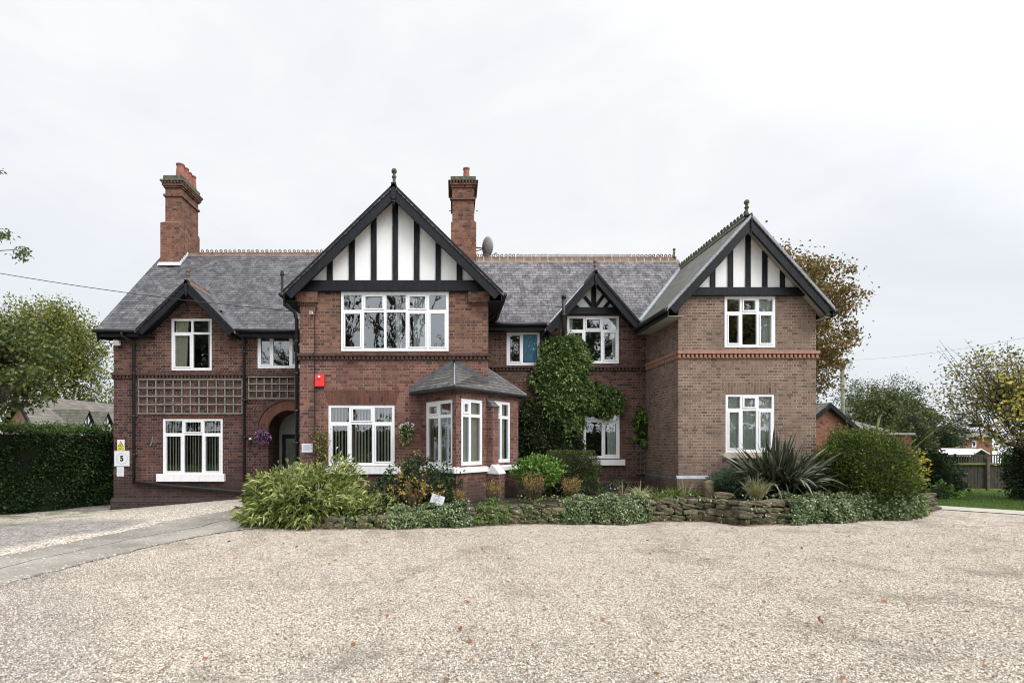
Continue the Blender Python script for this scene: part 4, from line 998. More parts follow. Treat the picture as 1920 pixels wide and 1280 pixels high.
# geometry-node gravel stones on the near forecourt
def stones():
    t = NT('loose_stone'); oi = t.n('ShaderNodeObjectInfo'); k = len(BEIGE); p = t.pos()
    a = t.ramp(oi.outputs['Random'], [(i / (k - 1), q) for i, q in enumerate(BEIGE)]); b = t.ramp(oi.outputs['Random'], [(i / (k - 1), q) for i, q in enumerate(GREY)])
    s = t.n('ShaderNodeSeparateXYZ'); t.l(oi.outputs['Location'], s.inputs[0]); wv = t.noise(p, .5, 4, .6)
    f = t.m_('ADD', t.m_('MULTIPLY', s.outputs[1], .11), t.m_('MULTIPLY', wv, .9))
    f = t.m_('ADD', f, t.m_('MULTIPLY', t.m_('MINIMUM', t.m_('ADD', s.outputs[0], 2.5), 0.0), .13))
    c = t.mix(t.ramp(f, [(.70, .85), (1.65, 0.0)]), a, b)
    dk = t.noise(p, .9, 6, .68, .6)
    c = t.mix(t.ramp(dk, [(.53, 0.0), (.70, .6)]), c, (.19, .16, .135))
    t.pbr(c, .75, None, .3)
    me = bpy.data.meshes.new('stone_field')
    rows = [3.4 + .25 * i for i in range(27)] + [10.4, 11.2]
    vs = []; nx = 20
    for y in rows:
        xa = max(ip(PLOW, y) - .07, -.95 * y - .5); xb = 1.2 * y + .5
        for i in range(nx + 1): x = xa + (xb - xa) * i / nx; vs.append((x, y, gz(x, y) - .003))
    fs = [(j * (nx + 1) + i, j * (nx + 1) + i + 1, (j + 1) * (nx + 1) + i + 1, (j + 1) * (nx + 1) + i) for j in range(len(rows) - 1) for i in range(nx)]
    me.from_pydata(vs, [], fs)
    o = bpy.data.objects.new('loose_gravel', me); col.objects.link(o)
    tag(o, 'loose beige and grey pebbles lying on the forecourt', 'gravel', kind='stuff')
    ng = bpy.data.node_groups.new('scatter_stones', 'GeometryNodeTree')
    ng.interface.new_socket('Geometry', in_out='INPUT', socket_type='NodeSocketGeometry'); ng.interface.new_socket('Geometry', in_out='OUTPUT', socket_type='NodeSocketGeometry')
    n = ng.nodes; L = ng.links; gi = n.new('NodeGroupInput'); go = n.new('NodeGroupOutput')
    dp = n.new('GeometryNodeDistributePointsOnFaces'); dp.inputs['Density'].default_value = 1500
    # fewer stones far off, where they shrink below a pixel
    ps = n.new('GeometryNodeInputPosition'); sx = n.new('ShaderNodeSeparateXYZ'); L.new(ps.outputs[0], sx.inputs[0])
    mr = n.new('ShaderNodeMapRange'); mr.inputs[1].default_value = 4; mr.inputs[2].default_value = 11; mr.inputs[3].default_value = 3300; mr.inputs[4].default_value = 350
    L.new(sx.outputs[1], mr.inputs[0]); L.new(mr.outputs[0], dp.inputs['Density'])
    ic = n.new('GeometryNodeMeshIcoSphere'); ic.inputs['Radius'].default_value = .0075; ic.inputs['Subdivisions'].default_value = 1
    sm = n.new('GeometryNodeSetMaterial'); sm.inputs['Material'].default_value = t.m
    iop = n.new('GeometryNodeInstanceOnPoints')
    rv = n.new('FunctionNodeRandomValue'); rv.data_type = 'FLOAT_VECTOR'; rv.inputs[0].default_value = (.7, .5, .35); rv.inputs[1].default_value = (1.55, 1.2, .8)
    rr = n.new('FunctionNodeRandomValue'); rr.data_type = 'FLOAT_VECTOR'; rr.inputs[0].default_value = (-.6, -.6, 0); rr.inputs[1].default_value = (.6, .6, 6.28); rr.inputs['Seed'].default_value = 5
    L.new(gi.outputs[0], dp.inputs[0]); L.new(dp.outputs[0], iop.inputs['Points']); L.new(ic.outputs[0], sm.inputs[0]); L.new(sm.outputs[0], iop.inputs['Instance'])
    L.new(rv.outputs[0], iop.inputs['Scale']); L.new(rr.outputs[0], iop.inputs['Rotation']); L.new(iop.outputs[0], go.inputs[0])
    md = o.modifiers.new('scatter', 'NODES'); md.node_group = ng
stones()

# ================================================================ LEAVES, SHRUBS, TREES
rng = np.random.default_rng(11)
def nrm(a): return a / np.maximum(np.linalg.norm(a, axis=-1, keepdims=True), 1e-9)
def leaf_obj(name, C, D, L, Wd, mat, parent=None, fold=.25, droop=.15, side=None, shape=.45):
    """one small folded two-triangle leaf per point; D = direction it grows"""
    n = len(C); C = np.asarray(C, float); D = nrm(np.asarray(D, float))
    Rn = side if side is not None else rng.normal(size=(n, 3))
    sd = nrm(np.cross(D, Rn)); up = np.cross(sd, D); up = up * np.where(up[:, 2:3] < 0, -1, 1)
    L = np.broadcast_to(np.asarray(L, float).reshape(-1, 1), (n, 1)); Wd = np.broadcast_to(np.asarray(Wd, float).reshape(-1, 1), (n, 1))
    V = np.empty((n, 4, 3)); V[:, 0] = C; V[:, 2] = C + D * L - np.array([0, 0, 1.0]) * L * droop
    mid = C + D * L * shape; V[:, 1] = mid + sd * Wd / 2 + up * Wd * fold; V[:, 3] = mid - sd * Wd / 2 + up * Wd * fold
    off = wloc(parent) if parent else Vector((0, 0, 0)); V -= np.array(off)[None, None]
    me = bpy.data.meshes.new(name); me.vertices.add(4 * n); me.vertices.foreach_set('co', V.astype(np.float32).ravel())
    b = np.arange(n)[:, None] * 4; F = np.concatenate([b + np.array([[0, 1, 2]]), b + np.array([[0, 2, 3]])], 1).reshape(-1)
    me.loops.add(6 * n); me.loops.foreach_set('vertex_index', F.astype(np.int32)); me.polygons.add(2 * n)
    me.polygons.foreach_set('loop_start', (np.arange(2 * n) * 3).astype(np.int32)); me.update(calc_edges=True)
    me.materials.append(mat); o = bpy.data.objects.new(name, me); col.objects.link(o); o.parent = parent
    return o
def strap(name, bases, dirs, lens, wid, mat, parent=None, droop=.6, seg=6, stiff=1.6):
    """long sword-shaped leaves that arch over"""
    vs = []; fs = []
    for b, d, L, w in zip(bases, dirs, lens, wid):
        p = Vector(b); d = Vector(d).normalized(); sd = d.cross(Vector((0, 0, 1)))
        sd = (sd.normalized() if sd.length > .05 else Vector((1, 0, 0))); ang = rnd.uniform(-1.3, 1.3); k = len(vs) ; dr = droop * rnd.uniform(.3, 1.5) * (.45 + 1.1 * math.hypot(d.x, d.y))
        sd = (sd * math.cos(ang) + d.cross(sd) * math.sin(ang))
        for i in range(seg + 1):
            t = i / seg; ww = w * (.55 + .9 * t if t < .4 else (.91 * (1 - ((t - .4) / .6) ** 2.2)) + .02)
            q = p + d * L * t - Vector((0, 0, 1)) * dr * L * t ** (stiff + .6)
            up = d.cross(sd) * ww * .16
            vs += [q - sd * ww / 2 + up, q, q + sd * ww / 2 + up]
        for i in range(seg):
            a = k + i * 3; fs += [(a, a + 1, a + 4, a + 3), (a + 1, a + 2, a + 5, a + 4)]
    m = MB(); m.add(vs, fs); return m.build(name, mat, parent)
def lobes(k, s=None):
    r = np.random.default_rng(s); d = nrm(r.normal(size=(k, 3))); a = r.uniform(.12, .38, k); w = r.uniform(4, 14, k) if k < 50 else r.uniform(14, 60, k); return d, a, w
def radius(dirs, lb, base=.82, amp=1.0):
    d, a, w = lb; a = a * amp; base = base + .12 * (1 - amp); return base + (a[None] * np.exp((dirs @ d.T - 1) * w[None])).sum(1)
def blob_points(c, r, n, seed=1, k=22, shell=.3, p=1, zmin=None, box=0, clump=0, amp=1.0):
    """points near the surface of an uneven blob; also returns outward directions"""
    q = np.random.default_rng(seed); d = nrm(q.normal(size=(n, 3)))
    lb = lobes(k, seed + 3); rad = radius(d, lb, amp=amp)
    s = d.copy()
    if box: s = d / np.maximum(np.abs(d).max(1, keepdims=True), 1e-6) * box + d * (1 - box)
    u = 1 - shell * q.random(n) ** 1.5
    P = s * (rad * u)[:, None] * np.array(r)[None] + np.array(c)[None]
    if clump:
        kc = max(3, n // clump); idx = q.integers(0, kc, n); P = P[idx] + (q.normal(size=(n, 3)) * .085 * np.mean(r)); d = d[idx]
    if zmin is not None: ok = P[:, 2] > zmin; P = P[ok]; d = d[ok]
    return P, d
def core(c, r, seed, mat, parent, f=.72, zmin=None, box=0, name='dark_filler', k=22, amp=1.0):  # solid dark blob added inside the leaves so no light shows through
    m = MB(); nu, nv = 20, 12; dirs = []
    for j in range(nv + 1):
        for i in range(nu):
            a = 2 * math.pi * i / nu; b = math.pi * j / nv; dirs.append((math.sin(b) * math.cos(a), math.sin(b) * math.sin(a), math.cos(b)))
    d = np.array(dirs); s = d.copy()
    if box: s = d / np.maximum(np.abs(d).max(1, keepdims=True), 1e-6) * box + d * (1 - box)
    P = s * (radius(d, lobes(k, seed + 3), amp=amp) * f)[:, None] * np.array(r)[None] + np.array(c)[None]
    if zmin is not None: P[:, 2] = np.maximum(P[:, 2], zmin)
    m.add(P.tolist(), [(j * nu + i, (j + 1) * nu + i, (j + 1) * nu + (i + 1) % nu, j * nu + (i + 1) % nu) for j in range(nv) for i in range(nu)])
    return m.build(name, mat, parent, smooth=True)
F_ = foliage
LM = dict(
    bamboo=F_('leaf_bamboo', [(.05, .085, .016), (.17, .23, .050), (.36, .41, .13), (.64, .64, .33)], trans=.3),
    hedge=F_('leaf_hedge', [(.012, .030, .010), (.022, .050, .013), (.035, .075, .018), (.075, .13, .030)], trans=.12),
    hedge_top=F_('leaf_hedge_top', [(.05, .10, .02), (.10, .17, .03)], trans=.2),
    dark=F_('leaf_dark', [(.010, .026, .010), (.022, .050, .016), (.045, .085, .028)], trans=.12, rough=.42),
    creeper=F_('leaf_creeper', [(.035, .075, .020), (.11, .18, .05), (.21, .30, .095), (.34, .42, .18)], trans=.2),
    creeper_dark=F_('leaf_creeper_dark', [(.014, .030, .012), (.032, .056, .018), (.08, .10, .03)], trans=.1),
    yew=F_('leaf_yew', [(.014, .030, .007), (.038, .068, .011), (.10, .145, .018), (.24, .27, .03)], trans=.15),
    ivy=F_('leaf_ivy', [(.040, .080, .030), (.11, .17, .065), (.25, .31, .15), (.46, .50, .30)], trans=.1),
    bright=F_('leaf_bright', [(.05, .12, .02), (.12, .24, .04), (.25, .38, .09)], trans=.25),
    orange=F_('leaf_orange', [(.22, .14, .035), (.42, .24, .06), (.30, .26, .06), (.50, .33, .14)], trans=.2),
    yellow=F_('leaf_yellow', [(.24, .25, .05), (.45, .40, .06), (.60, .50, .08)], trans=.3),
    boxy=F_('leaf_box', [(.022, .042, .012), (.05, .075, .018), (.13, .14, .03)], trans=.12),
    grey=F_('leaf_grey_green', [(.035, .065, .035), (.07, .11, .06), (.12, .17, .10)], trans=.1),
    autumn=F_('leaf_autumn', [(.085, .075, .025), (.19, .12, .035), (.28, .16, .050), (.14, .13, .04), (.25, .19, .065)], trans=.3),
    green_autumn=F_('leaf_green_autumn', [(.050, .075, .018), (.115, .145, .028), (.22, .235, .045), (.36, .32, .075)], trans=.3),
    tree_green=F_('leaf_tree_green', [(.045, .062, .020), (.09, .115, .034), (.16, .175, .06)], trans=.2),
    tree_dark=F_('leaf_tree_dark', [(.018, .038, .015), (.042, .070, .026), (.085, .115, .042)], trans=.15),
    mixed=F_('leaf_mixed', [(.050, .068, .024), (.13, .14, .042), (.27, .25, .075), (.44, .35, .09)], trans=.25),
    phormium=F_('leaf_phormium', [(.022, .021, .014), (.042, .046, .026), (.08, .10, .055), (.24, .28, .19)], trans=.05, rough=.38, spec=.5),
    phormium_green=F_('leaf_phormium_green', [(.08, .11, .04), (.17, .21, .09), (.30, .32, .18)], trans=.08, rough=.4),
    grass=F_('leaf_grass', [(.06, .11, .02), (.13, .20, .035), (.24, .28, .08)], trans=.25),
    pale_grass=F_('leaf_pale_grass', [(.22, .24, .09), (.42, .40, .20), (.55, .50, .32)], trans=.25),
    lawn=F_('leaf_lawn', [(.05, .10, .015), (.09, .17, .025), (.15, .25, .04)], trans=.3),
    dead=F_('leaf_dead', [(.14, .055, .025), (.30, .13, .05), (.22, .10, .05)], trans=.05),
    purple=F_('petal_purple', [(.24, .09, .30), (.42, .20, .48), (.62, .40, .66)], trans=.2),
    white=F_('petal_white', [(.55, .45, .45), (.70, .60, .62)], trans=.2),
    core=plain('shade_filler', (.012, .016, .007), .95, .4, 9, .8),  # near-black colour standing in for the shade deep inside foliage
)
def bush(name, label, cat, c, r, n, L, Wd, mat, seed=1, group=None, zmin=0.0, shell=.35, box=0, outw=.8, up=.35, corem=True, k=22, clump=0, fold=.25, cf=.74, parent=None, droop=.15, pname='foliage', amp=1.0):
    root = parent or thing(name, label, cat, (c[0], c[1], zmin), group)
    P, d = blob_points(c, r, n, seed, k, shell, zmin=zmin, box=box, clump=clump, amp=amp)
    D = d * outw + rng.normal(size=P.shape) * .55 + np.array([0, 0, up])
    leaf_obj(pname, P, D, L * rng.uniform(.65, 1.25, len(P)), Wd * rng.uniform(.7, 1.2, len(P)), LM[mat], root, fold=fold, droop=droop)
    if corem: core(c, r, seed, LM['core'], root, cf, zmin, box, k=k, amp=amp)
    return root

def tree(name, label, base, H, crown, n, L, Wd, mat, seed=1, group=None, trunk=.22, cat='tree', clump=26, lean=(0, 0), shell=.75, levels=4, spread=.8, tr_h=.35, twigs=True, sub=None, cf=None):
    """trunk forking into limbs; leaves gathered in clumps round the twig ends inside an uneven crown"""
    q = np.random.default_rng(seed); root = thing(name, label, cat, base, group)
    cx, cy, cz, rx, ry, rz = crown
    lb = lobes(16, seed)
    K = max(8, n // clump)
    d = nrm(q.normal(size=(K, 3))); rad = radius(d, lb, .74) * (1 - shell * q.random(K) ** 1.3)
    ends = d * rad[:, None] * np.array([rx, ry, rz]) + np.array([cx, cy, cz])
    m = MB(); fork = Vector(base) + Vector((lean[0] * .5, lean[1] * .5, H * tr_h))
    m.tube([Vector(base) - Vector((0, 0, .3)), Vector(base) + Vector((0, 0, .2)), fork], [trunk * 1.5, trunk, trunk * .7], 8)
    mt = M['bark']; m.build('trunk', mt, root, smooth=True)
    # limbs: cluster ends into main directions, then connect each twig to its limb
    nl = levels + 3; mains = [Vector(ends[i]) * .6 + fork * .25 + Vector((cx, cy, cz)) * .15 for i in q.choice(K, min(nl, K), replace=False)]
    m = MB(); nodes = []
    for e in mains:
        mid = fork.lerp(e, .5) + Vector(q.normal(size=3) * .08 * rx); pts = [fork, mid, e]
        m.tube([fork - Vector((0, 0, .05)), fork.lerp(mid, .5) + Vector(q.normal(size=3) * .03 * rx), mid, mid.lerp(e, .5) + Vector(q.normal(size=3) * .03 * rx), e], [trunk * .55, trunk * .42, trunk * .3, trunk * .22, trunk * .14], 6, cap=False)
        for a, b, s0_, s1_ in ((fork, mid, .5, .3), (mid, e, .3, .14)):
            for t in (.4, .7, 1): nodes.append((a.lerp(b, t), trunk * (s0_ + (s1_ - s0_) * t)))
    na = np.array([list(x[0]) for x in nodes])
    for e in ends[:min(K, 520)]:
        i = int(np.argmin(((na - e) ** 2).sum(1))); a, r0 = nodes[i]; ev = Vector(e); mm = a.lerp(ev, .5) + Vector(q.normal(size=3) * .05 * rx) + Vector((0, 0, .03 * rz))
        m.tube([a, mm, ev], [min(r0, trunk * .13), trunk * .07, trunk * .02], 4, cap=False)
    m.build('branches', mt, root, smooth=True)
    if n:
        idx = q.integers(0, K, n); cs = q.uniform(.6, 1.3, K) * spread * (rx * ry * rz) ** (1 / 3) * .17
        P = ends[idx] + q.normal(size=(n, 3)) * cs[idx][:, None] * np.array([1, 1, .7])
        D = q.normal(size=(n, 3)) + np.array([0, 0, -.1])
        leaf_obj('crown', P, D, L * q.uniform(.6, 1.25, n), Wd * q.uniform(.6, 1.2, n), LM[mat], root, fold=.2)
    return root
# ================================================================ BEDS AND THEIR PLANTS
def gp_(px, py, zoff=0.0):     # ground point seen at a pixel
    y = 12.0
    for _ in range(12): z = gz(ax(px, y), y) + zoff; y = (EYE - z) * FP / (py - CY)
    return (ax(px, y), y)
WALLP = [gp_(*p) for p in ((500, 986), (620, 990), (740, 989), (880, 985), (960, 981), (1060, 980), (1160, 981), (1240, 976), (1330, 976), (1390, 984), (1440, 982), (1560, 978), (1640, 972), (1710, 970), (1752, 955))]
def bedtop(x): return float(np.interp(x, [-4.4, -2, -.5, .5, 3, 6, 9, 11.5], [.18, .22, .30, .36, .44, .50, .48, .42]))
# soil surface
def bed():
    vs = []; fs = []; k = 8; pts = []
    for i in range(61):
        t = i / 60 * (len(WALLP) - 1); a = int(min(t, len(WALLP) - 2)); f = t - a
        pts.append((WALLP[a][0] * (1 - f) + WALLP[a + 1][0] * f, WALLP[a][1] * (1 - f) + WALLP[a + 1][1] * f))
    for x, y in pts:
        yb = YB + .1 if (x < XBR or x > XWL - .1) else YM + .1
        if x > XWR: yb = 16.5
        if x < XBL: yb = max(y + .3, 13.2)
        for j in range(k + 1):
            t = j / k; yy_ = y + .16 + (yb - y - .16) * t
            vs.append((x, yy_, gz(x, yy_) * 0 + bedtop(x) - .05 + .06 * math.sin(t * 2.2) + rnd.uniform(-.02, .02)))
    n = len(pts)
    for i in range(n - 1):
        for j in range(k): fs.append((i * (k + 1) + j, (i + 1) * (k + 1) + j, (i + 1) * (k + 1) + j + 1, i * (k + 1) + j + 1))
    m = MB(); m.add(vs, fs); o = m.build('flower_bed_soil', M['soil'], smooth=True); o['kind'] = 'structure'
bed()
def rock_mesh(m, c, r, seed):
    q = random.Random(seed); nu, nv = 10, 7; vs = []
    ph = [q.uniform(0, 6) for _ in range(6)]
    for j in range(nv + 1):
        for i in range(nu):
            a = 2 * math.pi * i / nu; b = math.pi * j / nv; x, y, z = math.sin(b) * math.cos(a), math.sin(b) * math.sin(a), math.cos(b)
            s = (abs(x) ** 5 + abs(y) ** 5 + abs(z) ** 5) ** (-.2)
            s = s * (1 + .07 * math.sin(3 * x + ph[0]) + .07 * math.sin(4 * y + ph[1] + 2 * z) + .06 * math.sin(5 * z + ph[2] + 3 * x)) + q.uniform(-.05, .05)
            vs.append((c[0] + x * s * r[0], c[1] + y * s * r[1], c[2] + z * s * r[2]))
    fs = [(j * nu + i, (j + 1) * nu + i, (j + 1) * nu + (i + 1) % nu, j * nu + (i + 1) % nu) for j in range(nv) for i in range(nu)]
    m.add(vs, fs)
def stone_mat(name):
    t = NT(name); g = t.n('ShaderNodeNewGeometry'); p = g.outputs['Position']
    c = t.ramp(g.outputs['Random Per Island'], [(0, (.060, .052, .038)), (.3, (.125, .105, .072)), (.55, (.19, .15, .098)), (.8, (.10, .092, .070)), (1, (.25, .21, .15))])
    a = t.noise(p, 9, 5, .65); c = t.mix(t.ramp(a, [(.42, 0.0), (.68, .75)]), c, (.06, .068, .035)); b = t.noise(p, 22, 4, .6)
    c = t.mix(t.ramp(b, [(.58, 0.0), (.75, .5)]), c, (.30, .28, .22))
    t.pbr(c, .92, t.bump(b, .8, .02), .2); return t.m
LM['near_leaf'] = F_('leaf_near', [(.04, .065, .018), (.085, .12, .03), (.16, .18, .045)], trans=.25)
M['rock'] = stone_mat('rockery_stone')
m = MB(); sd = 0
for i in range(len(WALLP) - 1):
    (x0, y0), (x1, y1) = WALLP[i], WALLP[i + 1]; L = math.hypot(x1 - x0, y1 - y0)
    H = bedtop((x0 + x1) / 2) + .04; z = 0.0; crs = 0
    while z < H - .04:
        h = rnd.uniform(.10, .17) if z < H - .2 else max(.09, H - z); s = -rnd.uniform(0, .15)
        while s < L:
            w = rnd.uniform(.14, .36) * (1.15 if crs == 0 else 1); t = (s + w / 2) / L; sd += 1
            x, y = x0 + (x1 - x0) * t, y0 + (y1 - y0) * t
            hh = h * rnd.uniform(.85, 1.2); gz0 = gz(x, y)
            rock_mesh(m, (x, y + .10 + z * .22 + rnd.uniform(-.025, .025), gz0 + z + hh / 2 - .01), (w * .475, .13 + rnd.uniform(0, .03), hh * .47), sd)
            s += w
        z += h * .94; crs += 1
for k in range(26):   # the mound of rocks at the right-hand end
    t = rnd.random(); x = 11.35 + rnd.uniform(-.2, 1.05); y = 13.6 + rnd.uniform(-.3, 1.4); rock_mesh(m, (x, y, rnd.uniform(.05, .5) * (1.25 - (x - 11.3) * .5)), (rnd.uniform(.14, .28), .18, rnd.uniform(.09, .17)), 900 + k)
o = m.build('rockery_wall', M['rock']); tag(o, 'low dry stone wall of mossy rocks holding up the flower beds', 'stone wall')
def single_rock(name, label, px, py, r, Y, cat='rock'):
    m = MB(); c = at(px, py, Y); rock_mesh(m, c, r, int(px)); o = m.build(name, M['rock'], smooth=False); tag(o, label, cat)
single_rock('standing_stone', 'upright pale lichened stone standing in the bed before the right wing', 1329, 917, (.13, .10, .22), 13.1)
single_rock('boulder', 'rounded brown boulder beside the pale tuft of grass and dark sword-leaved plant', 1452, 916, (.17, .14, .15), 12.9)
single_rock('driftwood', 'smooth pale log-like stone lying on the soil near the standing stone', 1356, 928, (.22, .09, .07), 12.62)

def B(px0, px1, py0, py1, Y, ry=None):
    c = at((px0 + px1) / 2, (py0 + py1) / 2, Y); rx = (px1 - px0) / 2 * Y / FP; rz = (py1 - py0) / 2 * Y / FP
    return (c.x, c.y, c.z), (rx, ry or rx * .8, rz)
# bamboo
c, r = B(472, 662, 888, 1012, 12.0, .95)
bam = bush('bamboo_clump', 'wide clump of pale green bamboo at the porch end of the beds', 'bamboo', c, r, 8500, .21, .042, 'bamboo', 3, zmin=.02, shell=.42, outw=1.0, up=.25, k=70, clump=7, fold=.15, droop=.35, cf=.58)
q = np.random.default_rng(5)
P, d = blob_points(c, (r[0] * 1.02, r[1], r[2] * 1.02), 520, 3, 70, .1, zmin=.15); P = P[:240]; d = d[:240]
m = MB()
for i in range(110):
    e = Vector(P[i]); b = Vector((c[0] + (e.x - c[0]) * .35, c[1] + (e.y - c[1]) * .3, .05)); m.tube([b, b.lerp(e, .6) + Vector((0, 0, .15)), e + Vector((0, 0, .05))], [.009, .007, .003], 4, cap=False)
m.build('cane', LM['bamboo'], bam)
for i in range(110, 240): pass
D = d[110:240] + np.array([0, 0, .9]); PP_ = np.repeat(P[110:240], 4, 0); DD = np.repeat(D, 4, 0) + q.normal(size=PP_.shape) * .5
leaf_obj('shoot_foliage', PP_ + q.normal(size=PP_.shape) * .04, DD, .20, .024, LM['bamboo'], bam, droop=.3)
c, r = B(640, 752, 925, 1005, 11.9, .6)
bush('low_bamboo', 'low spreading bamboo shoots beside the main bamboo clump', 'bamboo', c, r, 1500, .17, .024, 'bamboo', 8, zmin=.05, shell=.6, up=.5, clump=7, cf=.5, droop=.3)
# shrubs of the left bed
c, r = B(705, 842, 872, 985, 12.35, .42)
ro = bush('rose_bush', 'dark green shrub with orange autumn leaves and bare stems below the corner bay', 'shrub', c, r, 5200, .075, .05, 'dark', 12, zmin=.35, shell=.5, clump=16, cf=.55)
c2, r2 = B(742, 820, 888, 945, 11.95, .3)
P, d = blob_points(c2, r2, 700, 21, clump=10, shell=.7); leaf_obj('autumn_leaves', P, rng.normal(size=P.shape) + [0, 0, .3], .06, .04, LM['orange'], ro)
P, d = blob_points((c[0], c[1], c[2] + .12), (r[0] * .5, r[1], r[2]), 400, 22, clump=10, shell=.2, zmin=1.1); leaf_obj('young_leaves', P, rng.normal(size=P.shape) + [0, 0, .5], .06, .04, LM['mixed'], ro)
m = MB()
for i in range(34):
    a = rnd.uniform(0, 6.28); rr_ = rnd.uniform(.15, .55); b = Vector((ax(778, 11.9) + rnd.uniform(-.12, .12), 11.9, .3)); e = b + Vector((math.cos(a) * rr_, math.sin(a) * rr_ * .6, rnd.uniform(.4, .85))); m.tube([b, b.lerp(e, .5) + Vector((rnd.uniform(-.05, .05), 0, .1)), e], [.010, .007, .003], 4, cap=False)
m.build('stems', M['twig'], ro)
def ivy(px, Yf, n, label, group=None, seed=1, top=.45, Wy=.5, mat='ivy', H=None):
    """variegated ivy trailing over the wall from x0 to x1"""
    q = np.random.default_rng(seed); x0, x1 = px; X0, X1 = ax(x0, Yf), ax(x1, Yf)
    root = thing('ivy_patch', label, 'ivy', ((X0 + X1) / 2, Yf, 0), group)
    u = q.random(n); X_ = X0 + (X1 - X0) * u; edge = np.sin(np.pi * np.clip(u, 0, 1)) ** .35; wy = np.interp(X_, [p[0] for p in WALLP], [p[1] for p in WALLP])
    s = q.random(n); h = np.array([bedtop(x) for x in X_]) + .09; cutz = .10 * (1 + np.sin(X_ * 7 + seed) + .6 * np.sin(X_ * 17)) * .5
    front = s < .62; z = np.where(front, cutz * .4 + (h - cutz * .4) * (q.random(n)), h + .05 * q.random(n)); bul = .10 * np.sin(X_ * 5 + 1) + .06 * np.sin(X_ * 13 + z * 9)
    y = np.where(front, wy - .10 + .12 * z - bul * .6 - .06 * np.sin(z / h * 3), wy - .04 + Wy * q.random(n))
    z = z + np.where(front, 0, .05 * np.sin(X_ * 9) + .05 * np.sin(y * 11)); y += q.normal(size=n) * .02; z = np.where(q.random(n) > edge, z * .5, z)
    C = np.stack([X_ + q.normal(size=n) * .02, y, np.maximum(z, .01)], 1)
    D = q.normal(size=(n, 3)) * .55 + np.where(front[:, None], np.array([[0, -.8, -.45]]), np.array([[0, -.35, .5]]))
    leaf_obj('leaves', C, D, .052 * q.uniform(.6, 1.25, n), .045 * q.uniform(.6, 1.25, n), LM[mat], root, fold=.12, shape=.35)
    m = MB(); k = 14; vs = []
    if n < 1500: return root
    for i in range(k + 1):
        x = X0 + .08 + (X1 - X0 - .16) * i / k; w = float(np.interp(x, [p[0] for p in WALLP], [p[1] for p in WALLP])); hh = bedtop(x)
        vs += [(x, w - .06, .02), (x, w - .03, hh * .6), (x, w + .03, hh + .04), (x, w + Wy, hh + .06), (x, w + Wy, .02)]
    m.add(vs, [(i * 5 + j, (i + 1) * 5 + j, (i + 1) * 5 + j + 1, i * 5 + j + 1) for i in range(k) for j in range(4)]); m.build('dark_filler', LM['core'], root, smooth=True)
    return root
ivy((732, 882), 11.7, 3800, 'pale variegated ivy mound below the small white garden sign', seed=2, Wy=.7)
ivy((1050, 1215), 12.3, 4600, 'pale variegated ivy trailing over the middle of the stone wall', seed=3, Wy=.6)
ivy((1428, 1600), 12.6, 6000, 'grey green variegated ivy under the dark sword-leaved plant', seed=4, Wy=.8)
ivy((890, 955), 12.2, 500, 'sparse green ivy creeping between the stones below the bay', seed=5, Wy=.4, mat='bright')
ivy((960, 1050), 12.3, 320, 'thin green ivy over the stones below the laurel bush', seed=15, Wy=.5, mat='creeper')
ivy((1215, 1425), 12.6, 300, 'a few ivy leaves straggling over the bare stones right of centre', seed=19, Wy=.4)
ivy((640, 735), 11.5, 260, 'sparse green trailing leaves over the stones right of the bamboo', seed=17, Wy=.5, mat='creeper')
ivy((1640, 1725), 13.2, 1100, 'dark green ivy between the yew and the rocks at the right end', seed=18, Wy=.5, mat='creeper')
def tuft(name, label, px, py, Y, h, n, mat, w=.012, spread=.5, droop=.5, cat='plant', group=None, z=None, pname='leaves', lean=0):
    c = at(px, py, Y); z = bedtop(c.x) - .03 if z is None else z; root = thing(name, label, cat, (c.x, Y, z), group)
    bs, ds, ls, ws = [], [], [], []
    for i in range(n):
        a = rnd.uniform(0, 6.28); s = rnd.random() ** .6 * spread
        bs.append((c.x + math.cos(a) * h * .12 * rnd.random(), Y + math.sin(a) * h * .12 * rnd.random(), z)); ds.append((math.cos(a) * s + lean, math.sin(a) * s, 1)); ls.append(h * rnd.uniform(.55, 1.1)); ws.append(w * rnd.uniform(.7, 1.3))
    strap(pname, bs, ds, ls, ws, LM[mat], root, droop=droop, seg=5)
    return root
# thin coloured plants along the bay and further right: leafy upright stems
def stemplant(label, px, py, Y, h, w, n, mat='orange', seed=1, group='thin shrubs with yellow orange tips', mat2='boxy'):
    c = at(px, py, Y); z = bedtop(c.x) - .03; root = thing('autumn_shrub', label, 'shrub', (c.x, Y, z), group); q = np.random.default_rng(seed)
    m = MB(); C = []; C2 = []
    for i in range(n):
        a = q.uniform(0, 6.28); e = Vector((c.x + math.cos(a) * w * q.random() ** .5, Y + math.sin(a) * w * .7 * q.random(), z + h * q.uniform(.6, 1.05))); b = Vector((c.x + (e.x - c.x) * .3, Y, z))
        m.tube([b, e], [.006, .003], 4, cap=False)
        for t in q.random(22) ** .55:
            p = b.lerp(e, t); (C if t > .58 else C2).append(list(p + Vector(q.normal(size=3) * .028)))
    m.build('stems', M['twig'], root)
    for nm, A, mt in (('tip_leaves', C, mat), ('leaves', C2, mat2)):
        A = np.array(A); leaf_obj(nm, A, q.normal(size=A.shape) * .8 + [0, 0, .4], .040 * q.uniform(.6, 1.2, len(A)), .020, LM[mt], root)
stemplant('thin yellow tipped shrub at the front corner of the bay', 860, 960, 12.15, .50, .18, 26, seed=31)
stemplant('yellow tipped shrub in front of the bay\'s brick buttress', 925, 960, 12.4, .62, .22, 36, seed=32)
stemplant('orange yellow tipped shrub left of the clipped box hedge', 1000, 950, 12.7, .75, .32, 60, seed=33)
